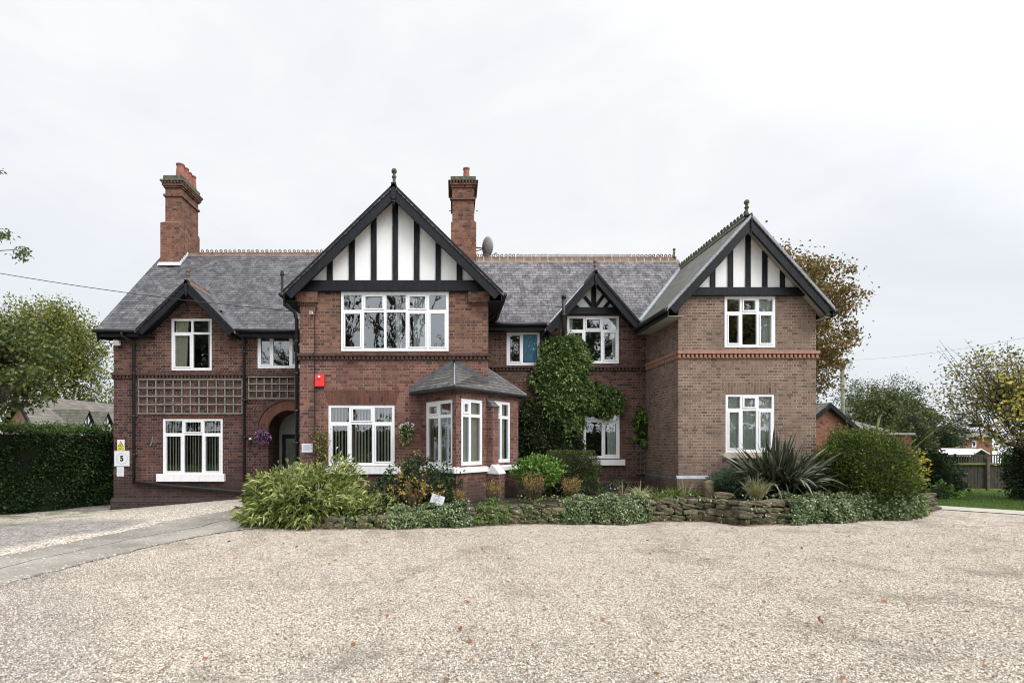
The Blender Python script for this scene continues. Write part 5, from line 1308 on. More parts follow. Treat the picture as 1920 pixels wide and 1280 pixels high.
stemplant('rusty orange tipped shrub before the clipped box hedge', 1072, 945, 12.75, .62, .25, 50, seed=34)
stemplant('small green shrub left of the bay corner', 835, 945, 12.4, .55, .22, 30, mat='mixed', seed=35)
c, r = B(974, 1046, 858, 915, 13.5, .5)
bush('laurel_bush', 'bright green laurel bush right of the bay', 'shrub', c, r, 2200, .10, .055, 'bright', 41, zmin=.4, shell=.45, up=.7, cf=.6)
c, r = B(1020, 1117, 836, 935, 14.3, .6)
bush('box_hedge', 'clipped dark box shrub under the creeper', 'shrub', c, r, 12000, .045, .032, 'boxy', 42, zmin=.4, shell=.22, box=.8, k=10, cf=.78)
c, r = B(1338, 1412, 882, 930, 13.1, .4)
bush('lavender_bush', 'feathery grey green bush left of the dark sword-leaved plant', 'shrub', c, r, 6000, .09, .014, 'grey', 43, zmin=.42, shell=.5, up=1.0, cf=.6)
tuft('grass_tuft', 'pale straw coloured grass tuft before the dark sword-leaved plant', 1418, 930, 12.33, .80, 300, 'pale_grass', .014, .55, .45, z=.46)
tuft('grass_tuft', 'strappy light green tuft left of the standing stone', 1262, 930, 13.0, .55, 220, 'grass', .020, 1.0, .8)
tuft('grass_tuft', 'yellow green strappy tuft near the narrow brown trellis', 1200, 935, 13.2, .62, 240, 'pale_grass', .018, 1.1, .8)
tuft('grass_tuft', 'low spreading green tuft midway along the bare stone wall', 1235, 930, 12.9, .42, 200, 'grass', .016, 1.3, .8)
tuft('grass_tuft', 'sparse pale grass stems beside the black downpipe', 1285, 915, 13.3, .55, 30, 'pale_grass', .008, .5, .2)
tuft('grass_tuft', 'dry grass tuft at the corner of the right wing', 1302, 930, 13.2, .36, 170, 'grass', .014, 1.0, .8)
tuft('grass_tuft', 'thin pale stems below the white sill of the recessed window', 1168, 930, 13.8, .5, 26, 'pale_grass', .008, .7, .2)
# dark sword-leaved plant
def swordplant(name, label, px, py, Y, n, L, w, mat, z, seed, spread=1.25, droop=.5):
    root = thing(name, label, 'plant', (ax(px, Y), Y, z)); q = random.Random(seed); bs, ds, ls, ws = [], [], [], []
    for i in range(n):
        a = q.uniform(0, 6.28); s = q.random() ** .7 * spread; fx = ax(px, Y) + q.uniform(-.28, .28)
        bs.append((fx, Y + q.uniform(-.2, .2), z)); ds.append((math.cos(a) * s, math.sin(a) * s * .8, 1)); ls.append(L * q.uniform(.65, 1.12)); ws.append(w * q.uniform(.7, 1.2))
    strap('leaves', bs, ds, ls, ws, LM[mat], root, droop=droop, seg=8, stiff=1.6); return root
swordplant('dark_phormium', 'big dark bronze sword-leaved plant before the lower window of the right wing', 1458, 925, 12.85, 520, 2.0, .105, 'phormium', .42, 3, 1.0, .50)
swordplant('green_phormium', 'green striped sword-leaved plant rising behind the round yew', 1632, 900, 14.7, 60, 2.4, .10, 'phormium_green', .5, 9, .75, .26)
c, r = B(1542, 1694, 810, 990, 13.0, .95)
yew = bush('yew_bush', 'large round clipped yew with yellow green tips', 'shrub', c, r, 40000, .082, .022, 'yew', 51, zmin=.12, shell=.22, k=90, up=.45, clump=7, cf=.80, amp=.42)
q = np.random.default_rng(77); n = 2600; aa = q.uniform(-2.7, .2, n); zz_ = q.uniform(.02, .75, n) ** 1.0
C = np.stack([c[0] + np.cos(aa) * (r[0] * .96 + q.normal(size=n) * .04), c[1] + np.sin(aa) * (.98 + q.normal(size=n) * .04), zz_ * (.6 + .4 * np.sin(aa * 5) ** 2)], 1)
ir = thing('ivy_patch', 'ivy climbing the foot of the round yew', 'ivy', (c[0], c[1] - 1.0, 0)); leaf_obj('leaves', C, q.normal(size=(n, 3)) * .6 + np.stack([np.cos(aa), np.sin(aa), -.3 + 0 * aa], 1), .055, .045, LM['ivy'], ir, fold=.1)
c, r = B(1696, 1730, 846, 925, 14.1, .3)
bush('golden_shrub', 'golden yellow leaved shrub right of the round yew', 'shrub', c, r, 420, .12, .04, 'yellow', 52, zmin=.4, shell=.8, corem=False, up=.5)
tuft('broad_leaved_plant', 'green strappy plant on the rocks at the right end of the wall', 1712, 935, 14.0, .45, 90, 'grass', .03, 1.3, .8, z=.42)
for i, (px, py, Y, lb) in enumerate(((1158, 912, 15.2, 'small pink flowered plant at the foot of the recessed wall'), (1135, 922, 14.8, 'low dark plant below the recessed window'))):
    c, r = B(px - 14, px + 14, py - 10, py + 14, Y, .2); o = bush('low_plant', lb, 'plant', c, r, 260, .06, .03, 'grey', 60 + i, zmin=.4, corem=False, shell=.8)
    if i == 0:
        P, d = blob_points((c[0] - .1, c[1] - .1, c[2] + .05), (.14, .1, .1), 24, 3); leaf_obj('petals', P, d, .05, .05, LM['white'], o)
# fallen leaves
n = 3200; q = np.random.default_rng(90); Yl = 3.8 + 9 * q.random(n) ** .7; Xl = q.uniform(-.72, 1.12, n) * Yl; ok = np.array([x > ip(PLOW, y) + .1 for x, y in zip(Xl, Yl)]); Xl, Yl = Xl[ok], Yl[ok]
n2 = 1300; t = q.random(n2); Xw = np.interp(t, np.linspace(0, 1, len(WALLP)), [p[0] for p in WALLP]); Yw = np.interp(t, np.linspace(0, 1, len(WALLP)), [p[1] for p in WALLP]) - np.abs(q.normal(size=n2)) * .10 - .05
Xl = np.concatenate([Xl, Xw]); Yl = np.concatenate([Yl, Yw]); sz = np.concatenate([.012 + .07 * q.random(len(Xl) - n2) ** 5, q.uniform(.02, .05, n2)])
C = np.stack([Xl, Yl, np.array([gz(x, y) for x, y in zip(Xl, Yl)]) + .012], 1); D = q.normal(size=C.shape); D[:, 2] = np.abs(D[:, 2]) * .25
sdv = np.tile([0, 0, 1.0], (len(C), 1)) + q.normal(size=C.shape) * .25
o = leaf_obj('fallen_leaves', C, D, sz, sz * .7, LM['dead'], None, side=sdv, droop=0, fold=.15); tag(o, 'brown fallen leaves scattered over the gravel and along the wall', 'leaves', kind='stuff')

# ---- creepers on the house ------------------------------------------------
def wallplant(name, label, blobs, Y, L, Wd, mat, seed, dens, cat='creeper', thick=.3, parent=None, stems=None):
    cx = at(*blobs[0][:2], Y); root = thing(name, label, cat, (cx.x, Y, .3)); Cs, Ds = [], []; q = np.random.default_rng(seed)
    bl = []
    for (px, py, rx, ry, th) in blobs:
        bl.append((px, py, rx * .82, ry * .84, th))
        for k in range(7):
            an = q.uniform(0, 6.28); f = q.uniform(.26, .42); bl.append((px + math.cos(an) * rx * .72, py + math.sin(an) * ry * .74, rx * f, ry * f * .9, th * .55))
    for (px, py, rx, ry, th) in bl:
        c = at(px, py, Y - th * .4); RX, RZ = rx * Y / FP, ry * Y / FP; n = int(dens * (RX * RZ * 3.14))
        P, d = blob_points((c.x, c.y, c.z), (RX, th, RZ), n, int(seed + px), 18, .35, clump=12); ok = P[:, 1] < Y - .01; Cs.append(P[ok]); Ds.append(d[ok])
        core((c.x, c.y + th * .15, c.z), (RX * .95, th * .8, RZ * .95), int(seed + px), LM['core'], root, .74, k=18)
    C = np.concatenate(Cs); D = np.concatenate(Ds) * np.array([.5, .8, .5]) + q.normal(size=C.shape) * .5 + np.array([0, -.4, -.25])
    leaf_obj('leaves', C, D, L * q.uniform(.6, 1.2, len(C)), Wd * q.uniform(.6, 1.2, len(C)), LM[mat], root)
    if stems:
        m = MB()
        for pts in stems: m.tube([at(a, b, Y - .06) for a, b in pts], [.03, .025, .02, .015][:len(pts)], 5)
        m.build('stems', M['twig'], root)
    return root
wallplant('climbing_plant', 'big bushy green creeper climbing between the two upper windows', [(1058, 690, 46, 58, .42), (1062, 664, 34, 30, .34), (1062, 745, 48, 50, .42), (1040, 720, 38, 70, .35), (1140, 755, 29, 27, .28), (1118, 738, 22, 20, .25), (1070, 785, 26, 34, .35), (1018, 705, 22, 30, .26), (1100, 757, 18, 20, .3)], YM, .095, .07, 'creeper', 4, 5200,
          stems=[((1060, 900), (1058, 820), (1050, 740), (1060, 660))])
wallplant('dark_creeper', 'dark ivy on the wall right of the bay', [(1006, 800, 40, 56, .35), (1050, 835, 44, 50, .35), (990, 850, 26, 50, .3)], YM, .065, .05, 'creeper_dark', 5, 5200)
wallplant('vine', 'light green vine at the top of the narrow brown trellis', [(1207, 800, 19, 30, .10), (1200, 780, 10, 18, .08), (1220, 825, 10, 20, .08)], YM - .05,   .10, .09, 'bright', 6, 1500, 'vine')
root = thing('wall_climber', 'sparse yellowing climber stems under the red alarm box', 'creeper', (ax(598, YB), YB, .3)); m = MB(); C = []
for i in range(24):
    px = rnd.uniform(596, 612); pts = [(px, 875)]
    for k in range(4): pts.append((pts[-1][0] + rnd.uniform(-10, 9) * (1 if k else .4), pts[-1][1] - rnd.uniform(10, 21)))
    V = [at(a, b, YB - .05 - rnd.uniform(0, .06)) for a, b in pts]; m.tube(V, [.009, .007, .005, .004, .002], 4, cap=False)
    for v in V[1:]: C += [list(v + Vector((rnd.gauss(0, .05), rnd.uniform(-.05, 0), rnd.gauss(0, .05)))) for _ in range(5)]
m.build('stems', M['twig'], root); C = np.array(C); leaf_obj('leaves', C, q.normal(size=C.shape), .055, .035, LM['mixed'], root)

# ================================================================ THINGS ON THE WALLS
def trellis(name, label, P, px0, px1, pys, nv, mat, w=.018, n=.05, cat='trellis'):
    u0, u1, z0, z1 = quad(P, px0, px1, pys[0], pys[-1]); root = thing(name, label, cat, P.pt((u0 + u1) / 2, z0))
    m = MB()
    for y in pys: z = P.hit((px0 + px1) / 2, y)[1]; m.pbox(P, u0 - .02, u1 + .02, z - w, z + w, n, n + .018)
    m.build('horizontal_laths', M[mat], root)
    m = MB()
    for i in range(nv): u = u0 + (u1 - u0) * i / (nv - 1); m.pbox(P, u - w, u + w, z0 - .02, z1 + .02, n - .018, n - .001)
    m.build('upright_laths', M[mat], root)
trellis('trellis_panel', 'long wide weathered trellis panel above the left ground floor window', PM, 261.5, 455, (711.5, 727, 742.5, 758, 775), 13, 'trellis')
trellis('trellis_panel', 'shorter weathered trellis panel above the porch arch', PM, 467.5, 583, (706.5, 719.5, 733, 747), 9, 'trellis')
trellis('trellis_panel', 'narrow brown trellis beside the black downpipe under the vine', PR, 1193, 1222, [782 + 10.5 * i for i in range(11)], 5, 'trellis_brown', w=.014, cat='trellis')
def plate(name, label, P, px0, px1, py0, py1, mat, n=.02, cat='sign', tilt=None):
    u0, u1, z0, z1 = quad(P, px0, px1, py0, py1); root = thing(name, label, cat, P.pt((u0 + u1) / 2, z0, 0)); m = MB(); m.pbox(P, u0, u1, z0, z1, .002, n); m.build('plate', M[mat], root, bevel=.003); return root, u0, u1, z0, z1
def text(s, P, u, z, h, n, mat, parent, name='lettering', align='CENTER', bold=0, sx=1):
    cu = bpy.data.curves.new('t', 'FONT'); cu.body = s; cu.align_x = align; cu.align_y = 'CENTER'; cu.size = h; cu.offset = bold; cu.extrude = .0015
    ob = bpy.data.objects.new('t', cu); col.objects.link(ob); bpy.context.view_layer.update()
    me = bpy.data.meshes.new_from_object(ob.evaluated_get(bpy.context.evaluated_depsgraph_get())); bpy.data.objects.remove(ob); off = wloc(parent)
    for v in me.vertices: v.co = Vector(P.pt(u + v.co.x * sx, z + v.co.y, n + v.co.z)) - off
    me.materials.clear(); me.materials.append(M[mat]); o = bpy.data.objects.new(name, me); col.objects.link(o); o.parent = parent; return o
rt, u0, u1, z0, z1 = plate('warning_sign', 'yellow and white camera warning sign on the left corner', PM, 220.5, 234, 824, 844, 'white')
m = MB(); m.pbox(PM, u0 + .012, u1 - .012, z0 + .012, z0 + .115, .02, .0225); m.build('yellow_panel', M['yellow'], rt)
uc = (u0 + u1) / 2; tz = z0 + .125; m = MB(); m.prism([(uc - .095, tz), (uc + .095, tz), (uc, tz + .17)], PM, .02, .0225); m.build('black_triangle', M['ink'], rt)
m = MB(); m.prism([(uc - .072, tz + .012), (uc + .072, tz + .012), (uc, tz + .143)], PM, .0225, .0245); m.build('yellow_triangle', M['yellow'], rt)
m = MB(); m.prism([(uc - .045, tz + .035), (uc - .01, tz + .035), (uc + .035, tz + .062), (uc + .025, tz + .082), (uc - .03, tz + .055)], PM, .0245, .0262); m.build('camera_symbol', M['ink'], rt)
text('CCTV', PM, uc, z0 + .082, .045, .0235, 'ink', rt, bold=.001); text('IN OPERATION', PM, uc, z0 + .040, .026, .0235, 'ink', rt)
rt, u0, u1, z0, z1 = plate('number_sign', 'square white sign with a black number 5 at the left corner', PM, 215, 243.3, 845, 873.5, 'white')
uc, zc = (u0 + u1) / 2, (z0 + z1) / 2
for r0, r1 in ((.185, .168), (.150, .142)):
    m = MB(); N = 40
    for i in range(N):
        a, b = 2 * math.pi * i / N, 2 * math.pi * (i + 1) / N
        m.add([PM.pt(uc + r * math.cos(q_), zc + r * math.sin(q_), .0225) for r, q_ in ((r1, a), (r0, a), (r0, b), (r1, b))], [(0, 1, 2, 3)])
    m.build('printed_ring', M['ink_pale'], rt)
text('5', PM, uc, zc - .005, .235, .0225, 'ink', rt, bold=.010)
rt, u0, u1, z0, z1 = plate('paper_notice', 'plain pale paper notice pinned under the number 5 sign', PM, 219, 232.5, 874.5, 892.5, 'paper', n=.006)
m = MB()
for i in range(7): m.pbox(PM, u0 + .04, u1 - .04 - .03 * (i % 3), z1 - .07 - i * .024, z1 - .063 - i * .024, .006, .0075)
m.build('faint_print', M['ink_pale'], rt)
rt, u0, u1, z0, z1 = plate('notice_board', 'small white notice with faint print beside the porch', PB, 566, 586.5, 831.5, 847.5, 'white')
m = MB(); m.pbox(PB, u0 + .02, u1 - .02, z0 + .02, z1 - .02, .02, .022); m.build('pale_panel', M['paper'], rt)
m = MB()
for i in range(6): m.pbox(PB, u0 + .035, u1 - .035 - .03 * ((i * 2) % 3), z1 - .045 - i * .027, z1 - .035 - i * .027, .022, .0235)
m.build('faint_print', M['ink_grey'], rt)
# white garden sign on a stake in the bed
root = thing('garden_sign', 'small tilted white sign on a stake in the ivy', 'sign', at(820, 965, 11.9)); PG_ = Plane(ax(820, 11.9), 11.9); cz = az(937, 11.9); th = R(-17)
def rot(u, z): return (u * math.cos(th) - z * math.sin(th), cz + u * math.sin(th) + z * math.cos(th))
m = MB(); m.prism([rot(-.155, -.12), rot(.155, -.12), rot(.155, .12), rot(-.155, .12)], PG_, 0, .012); m.build('plate', M['white'], root)
m = MB()
for z_, a, b in ((.055, -.02, .09), (.018, -.09, .04), (-.008, -.10, .07), (-.035, -.09, -.01)): m.prism([rot(a, z_ - .005), rot(b, z_ - .005), rot(b, z_ + .005), rot(a, z_ + .005)], PG_, .012, .014)
m.build('faint_print', M['ink_grey'], root)
m = MB(); m.tube([PG_.pt(0, .05, -.02), PG_.pt(0, cz, -.01)], .012, 6); m.build('stake', M['metal'], root)
# red alarm box
u0, u1, z0, z1 = quad(PB, 591.5, 609, 702, 725); root = thing('alarm_box', 'red alarm bell box with a small round lamp on the central block', 'alarm box', PB.pt((u0 + u1) / 2, z0)); m = MB()
m.hexa([PB.pt(u0, z0, .09), PB.pt(u1, z0, .09), PB.pt(u1, z0, 0), PB.pt(u0, z0, 0), PB.pt(u0, z1, .06), PB.pt(u1, z1, .06), PB.pt(u1, z1, 0), PB.pt(u0, z1, 0)]); m.build('box', M['red'], root, bevel=.012)
m = MB(); c = PB.pt((u0 + u1) / 2 - .01, z1 - .075, .07); m.tube([c, (c[0], c[1] - .03, c[2]), (c[0], c[1] - .045, c[2])], [.038, .034, .015], 12); m.build('lamp', M['paper'], root, smooth=True)
# lights and camera on the walls
def floodlight(label, P, px, py, s):
    u, z = P.hit(px, py); root = thing('security_light', label, 'security light', P.pt(u, z)); m = MB(); m.pbox(P, u - .05 * s, u + .05 * s, z - .08 * s, z + .08 * s, 0, .03); m.tube([P.pt(u, z, .02), P.pt(u, z - .02, .14)], .015, 6); m.build('bracket', M['pipe'], root)
    m = MB(); m.hexa([P.pt(u - .10 * s, z - .11 * s, .16), P.pt(u + .10 * s, z - .11 * s, .16), P.pt(u + .10 * s, z - .08 * s, .08), P.pt(u - .10 * s, z - .08 * s, .08), P.pt(u - .07 * s, z + .04 * s, .24), P.pt(u + .09 * s, z + .04 * s, .24), P.pt(u + .09 * s, z + .06 * s, .10), P.pt(u - .07 * s, z + .06 * s, .10)]); m.build('lamp_head', M['white'], root, bevel=.01)
floodlight('white floodlight high under the left eaves', PM, 225, 643, 1.0)
floodlight('small white security light under the block\'s left kneeler', PB, 586, 588.5, .5)
m = MB(); u = PB.u(590.5); m.tube([PB.pt(PB.u(594), az(574, YB), .02), PB.pt(PB.u(593), az(582, YB), .02), PB.pt(u, az(592, YB), .02), PB.pt(u, az(640, YB), .02), PB.pt(u + .003, az(660, YB), .02), PB.pt(u, az(662, YB), .11), PB.pt(u, az(676, YB), .11), PB.pt(u, az(680, YB), .02), PB.pt(u, az(760, YB), .02), PB.pt(u + .01, az(880, YB), .02)], .011, 6)
tag(m.build('cable', M['pipe']), 'thin black cable running down the central block beside the alarm box', 'cable')
u, z = PM.hit(471, 825); root = thing('wall_lamp', 'small black wall lantern with white top beside the porch', 'lamp', PM.pt(u, z)); m = MB(); c = PM.pt(u, z - .09, .07); m.lathe(c, [(.02, -.02), (.05, 0), (.055, .09), (.03, .11)], 10); m.tube([PM.pt(u, z - .03, 0), PM.pt(u, z - .03, .07)], .012, 6); m.build('lantern', M['pipe'], root)
m = MB(); m.lathe((c[0], c[1], c[2] + .11), [(.045, 0), (.05, .02), (.02, .055)], 10); m.build('lamp_cap', M['white'], root)
# satellite dish
Yd = Y2 + .35; root = thing('satellite_dish', 'pale oval satellite dish on the side of the single-pot chimney', 'satellite dish', (ax(893, Yd), Yd, az(468, Yd)))
c = at(911, 462, Yd); ax_ = Vector((.80, .55, .12)).normalized(); e1 = ax_.cross(Vector((0, 0, 1))).normalized(); e2 = e1.cross(ax_) * -1
m = MB(); vs = []; nu = 28; nv = 5
for j in range(nv + 1):
    rr_ = .35 * j / nv
    for i in range(nu): a = 2 * math.pi * i / nu; vs.append(c + (e1 * math.cos(a) * .9 + e2 * math.sin(a)) * rr_ + ax_ * (.085 * (j / nv) ** 2))
m.add(vs, [(j * nu + i, (j + 1) * nu + i, (j + 1) * nu + (i + 1) % nu, j * nu + (i + 1) % nu) for j in range(nv) for i in range(nu)]); dish = m.build('dish', M['metal'], root, smooth=True)
md = dish.modifiers.new('t', 'SOLIDIFY'); md.thickness = .01
m = MB(); x = ax(893, Yd); a = at(909, 466, Yd) - ax_ * .06
m.tube([(x - .02, Yd, az(464, Yd)), a], .022, 6); m.tube([(x - .02, Yd, az(471, Yd)), a + Vector((0, 0, -.02))], .016, 6); m.tube([a + Vector((0, 0, .06)), a + Vector((.03, 0, -.32))], .035, 6); m.build('mount', M['rust'], root)
m = MB(); b = at(914, 479, Yd); f = at(928, 476, Yd); m.tube([b, f], .009, 5); m.tube([f, f + Vector((.05, .0, .04))], .035, 8); m.build('feed_arm', M['metal'], root)
# hanging baskets
def basket(name, label, c, r, mats, chain_top, seed, pot=None):
    root = thing(name, label, 'flower basket', c); q = np.random.default_rng(seed)
    m = MB(); m.lathe((c[0], c[1], c[2] - r * .9), [(r * .25, 0), (r * .6, r * .35), (r * .75, r * .8)], 12); m.build('basket', M['trellis_brown'] if pot is None else M[pot], root, smooth=True)
    m = MB(); t = Vector(chain_top)
    m.tube([t + Vector((0, .30 if abs(t.y - YB) < 1 or True else 0, 0)), t], .010, 5)
    for a in (0, 2.1, 4.2): m.tube([t, (c[0] + math.cos(a) * r * .6, c[1] + math.sin(a) * r * .6, c[2] - r * .1)], .004, 4)
    m.build('bracket', M['pipe'], root)
    for nm, mt, n, L, k in mats:
        P, d = blob_points(c, (r * k, r * k, r * k), n, seed + len(nm), 12, .6); D = d + q.normal(size=P.shape) * .5
        leaf_obj(nm, P, D, L, L * .75, LM[mt], root)
    return root
c = at(490, 818, YM - .28); basket('hanging_basket', 'basket of bright purple flowers hanging beside the porch arch', tuple(c), .17, [('leaves', 'dark', 260, .06, 1.0), ('blossom', 'purple', 300, .06, 1.2)], (c.x, c.y, c.z + .38), 3)
c = at(762, 808, YB - .28); basket('hanging_basket', 'basket of white flowers and trailing leaves hanging between bay and window', tuple(c), .15, [('leaves', 'dark', 300, .05, 1.0), ('trailing_leaves', 'creeper', 260, .05, 1.1)], (c.x, c.y, c.z + .36), 4)
bk = [o for o in col.objects if o.name.startswith('hanging_basket')][-1]
P, d = blob_points(tuple(c + Vector((0, 0, .13))), (.15, .13, .07), 70, 9); leaf_obj('blossom', P, d + [0, 0, .4], .05, .045, LM['white'], bk)
P, d = blob_points(tuple(c + Vector((-.03, 0, -.14))), (.15, .12, .16), 260, 19, clump=8); leaf_obj('hanging_leaves', P, d - [0, 0, .8], .055, .035, LM['creeper'], bk)
# dried climber stub on the left wall
root = thing('dried_stem', 'forked pale dried climber stub left of the ground floor window', 'stem', tuple(PM.pt(PM.u(286), az(836, YM)))); m = MB(); pq = lambda a, b: PM.pt(PM.u(a), az(b, YM), .03)
m.tube([pq(283, 835), pq(286, 828), pq(287, 816)], [.022, .016, .006], 5); m.tube([pq(286, 828), pq(291, 830), pq(288, 836)], [.012, .009, .004], 5); m.tube([pq(287, 824), pq(292, 828)], [.010, .003], 5); m.build('twigs', M['trellis'], root)
# overhead wires
def wire(name, label, pts, r, mat='pipe', sag=.25):
    A, B_ = Vector(pts[0]), Vector(pts[1]); V = [A.lerp(B_, i / 16) - Vector((0, 0, sag * 4 * (i / 16) * (1 - i / 16))) for i in range(17)]; m = MB(); m.tube(V, r, 5, cap=False); return tag(m.build(name, M[mat]), label, 'cable')
wire('overhead_cable', 'black overhead cable running to the left gable', (at(-80, 498, 14.8), tuple(Vector(PB.pt(XBL + .05, az(585, YB), .02)))), .010, sag=.12)

# ================================================================ AROUND THE HOUSE
# hedge on the left
def hedge():
    root = thing('hedge', 'tall dark green clipped hedge left of the house', 'hedge', (-13, 15, -.2)); q = np.random.default_rng(4)
    path = [(-14.6, 10.0), (-13.25, 14.3), (-12.1, 17.6), (-10.9, 22.5)]; H = 2.46; n = 30000
    t = q.random(n) ** .9 * 3; i = np.minimum(t.astype(int), 2); f = t - i; pa = np.array(path); A = pa[i]; Bq = pa[i + 1]; base = A + (Bq - A) * f[:, None]
    dv = nrm(Bq - A); nv = np.stack([dv[:, 1], -dv[:, 0]], 1)
    front = q.random(n) < .80; z = np.where(front, q.random(n) * H, H + q.normal(size=n) * .03); off = np.where(front, q.normal(size=n) * .05, -q.random(n) * 1.0)
    bul = .10 * np.sin(base[:, 1] * 2.2 + z * 1.5) + .07 * np.sin(base[:, 1] * 5.1 - z * 3.3) - .06 * (z / H) + np.where(z < .35, -.2 * (.35 - z), 0)
    XY = base + nv * (off + np.where(front, bul, 0))[:, None]; Z_ = z - .22 + np.where(front, 0, .08 * np.sin(base[:, 1] * 3) + .05 * np.sin(XY[:, 0] * 7)); C = np.column_stack([XY, Z_])
    D = q.normal(size=(n, 3)) * .6 + np.column_stack([nv * np.where(front, .8, .1)[:, None], np.where(front, .15, .9)])
    leaf_obj('foliage', C[front], D[front], .085 * q.uniform(.6, 1.2, front.sum()), .055, LM['hedge'], root); leaf_obj('young_top_leaves', C[~front], D[~front], .10, .055, LM['hedge_top'], root)
    k = 500; t2 = q.random(k) * 2.99; i2 = t2.astype(int); b2 = pa[i2] + (pa[i2 + 1] - pa[i2]) * (t2 - i2)[:, None]; SP = np.repeat(np.column_stack([b2 - [[.3, 0]] + q.normal(size=(k, 2)) * .3, np.full(k, H - .2) + q.random(k) * .22]), 5, 0); SP = SP + q.normal(size=SP.shape) * .04
    leaf_obj('stray_shoots', SP, q.normal(size=SP.shape) * .6 + [0, 0, .8], .09, .05, LM['hedge_top'], root)
    m = MB(); vs = []
    for (x, y) in path: vs += [(x - .12, y, -.3), (x - .12, y, H - .32), (x - 1.1, y + .2, H - .32), (x - 1.1, y + .2, -.3)]
    m.add(vs, [(i * 4 + j, (i + 1) * 4 + j, (i + 1) * 4 + (j + 1) % 4, i * 4 + (j + 1) % 4) for i in range(3) for j in range(4)] + [(0, 1, 2, 3), (15, 14, 13, 12)]); m.build('dark_filler', LM['core'], root)
hedge()
# low neighbouring building on the left
Yn = 27.0
def low_house():
    root = thing('bungalow', 'long low brown brick building with a grey tiled roof behind the hedge', 'building', (-20, Yn, -.5)); z = lambda py, Y=Yn: az(py, Y)
    def P3(px, py, Y): return at(px, py, Y)
    a = P3(-60, 812, 22.0); e0 = P3(58, 795, 23.5); e1 = P3(262, 803, 33.0); r0 = P3(28, 738, 26.0); r1 = P3(262, 762, 36.5); v = P3(-60, 790, 24.0)
    # main slope facing the camera, ridge running away to the right
    m = MB(); m.solid([e0, e1, r1, r0], [(0, 1, 2), (0, 2, 3)], (0, 0, -.15)); b0 = r0 + (r0 - e0); b0.z = e0.z; b1 = r1 + (r1 - e1); b1.z = e1.z
    m.solid([r0, r1, b1, b0], [(0, 1, 2), (0, 2, 3)], (0, 0, -.15)); m.build('roof', M['low_roof'], root)
    m = MB(); i = Vector((.3, .5, -.16)); q0, q1, q2 = e0 + Vector((.3, .4, -.2)), r0 + Vector((.3, .3, -.25)), b0 + Vector((.3, -.3, -.2))
    m.add([(q0.x, q0.y, -1.5), tuple(q0), tuple(q1), tuple(q2), (q2.x, q2.y, -1.5)], [(0, 1, 2, 3, 4)]); w1 = e1 + Vector((0, .5, -.2)); m.add([(q0.x, q0.y, -1.5), (w1.x, w1.y, -1.5), tuple(w1), tuple(q0)], [(0, 1, 2, 3)]); m.build('wall', M['brick_low'], root)
    m = MB()
    for A, B_ in ((e0, r0), (r0, b0)): m.solid([A + Vector((-.03, -.03, .02)), B_ + Vector((-.03, -.03, .02)), B_ + Vector((.06, -.03, .02)), A + Vector((.06, -.03, .02))], [(0, 1, 2), (0, 2, 3)], (0, 0, -.24))
    m.tube([e0 + Vector((0, -.05, -.12)), e1 + Vector((0, -.05, -.12))], .07, 6); m.build('bargeboard', M['black'], root)
    sl = (r0 - e0); n_ = sl.cross(e1 - e0).normalized()
    xe = e0.x + .35; PD = Plane(xe, 0, 0, 1)       # the dormers look sideways, towards the house
    for yc, pt in ((26.6, 768), (28.05, 771)):
        hw = .54; zt_ = az(pt, yc); zb = az(803, yc); hgt = zt_ - zb
        m = MB(); m.prism([(yc - hw, zb - .6), (yc + hw, zb - .6), (yc + hw, zb), (yc, zt_ - .05), (yc - hw, zb)], PD, -.05, 0); w = m.build('dormer', M['render'], root)
        m = MB()
        for sy in (-1, 1):
            pts = [(xe + .14, yc, zt_), (xe + .14, yc + sy * (hw + .12), zb - .08), (xe - 2.4, yc + sy * (hw + .12), zb - .08), (xe - 2.4, yc, zt_)]
            A_1, B_1, C_1 = Vector(pts[0]), Vector(pts[1]), Vector(pts[2])
            if (B_1 - A_1).cross(C_1 - A_1).z < 0: pts = [pts[0], pts[3], pts[2], pts[1]]
            m.solid(pts, [(0, 1, 2), (0, 2, 3)], (0, 0, -.08))
        m.build('dormer_roof', M['brown_roof'], w)
        m = MB(); m.pbox(PD, yc - .03, yc + .03, zb - .5, zt_ - .1, 0, .03)
        for sy in (-1, 1):
            m.prism([(yc, zb + hgt * .0), (yc + sy * hw * .55, zb + hgt * .34), (yc + sy * hw * .49, zb + hgt * .44), (yc, zb + hgt * .10)], PD, 0, .028)
            m.prism([(yc, zt_), (yc + sy * (hw + .10), zb - .06), (yc + sy * (hw + .0), zb - .06), (yc, zt_ - .12)], PD, 0, .12)
        m.build('timbers', M['black'], w)
low_house()
# trees left
b = at(105, 700, 38); tree('big_tree', 'broad autumn tree of yellow green leaves behind the low building', (b.x, 38, -1.2), 9, (b.x - .3, 38, 8.9, 4.1, 3.4, 4.8), 24000, .20, .14, 'green_autumn', 5, trunk=.35, clump=40, shell=.8, spread=.75)
b = at(-60, 700, 30); tree('big_tree', 'olive green tree at the far left edge of the photo', (b.x, 28, -.8), 8, (b.x + .7, 28, 5.2, 4.6, 3.4, 3.4), 14000, .18, .12, 'green_autumn', 9, trunk=.3, clump=34)
b = at(182, 740, 46); tree('distant_tree', 'small dull green tree showing between the low building and the house', (b.x, 46, -1.5), 6, (b.x, 46, 4.3, 3.4, 2.5, 2.6), 3500, .2, .14, 'tree_green', 10, trunk=.2)
b = at(215, 750, 52); tree('distant_tree', 'brownish small tree touching the left wall of the house', (b.x, 52, -1.5), 6, (b.x, 52, 4.0, 3.0, 2.5, 2.6), 2600, .2, .14, 'mixed', 14, trunk=.2)
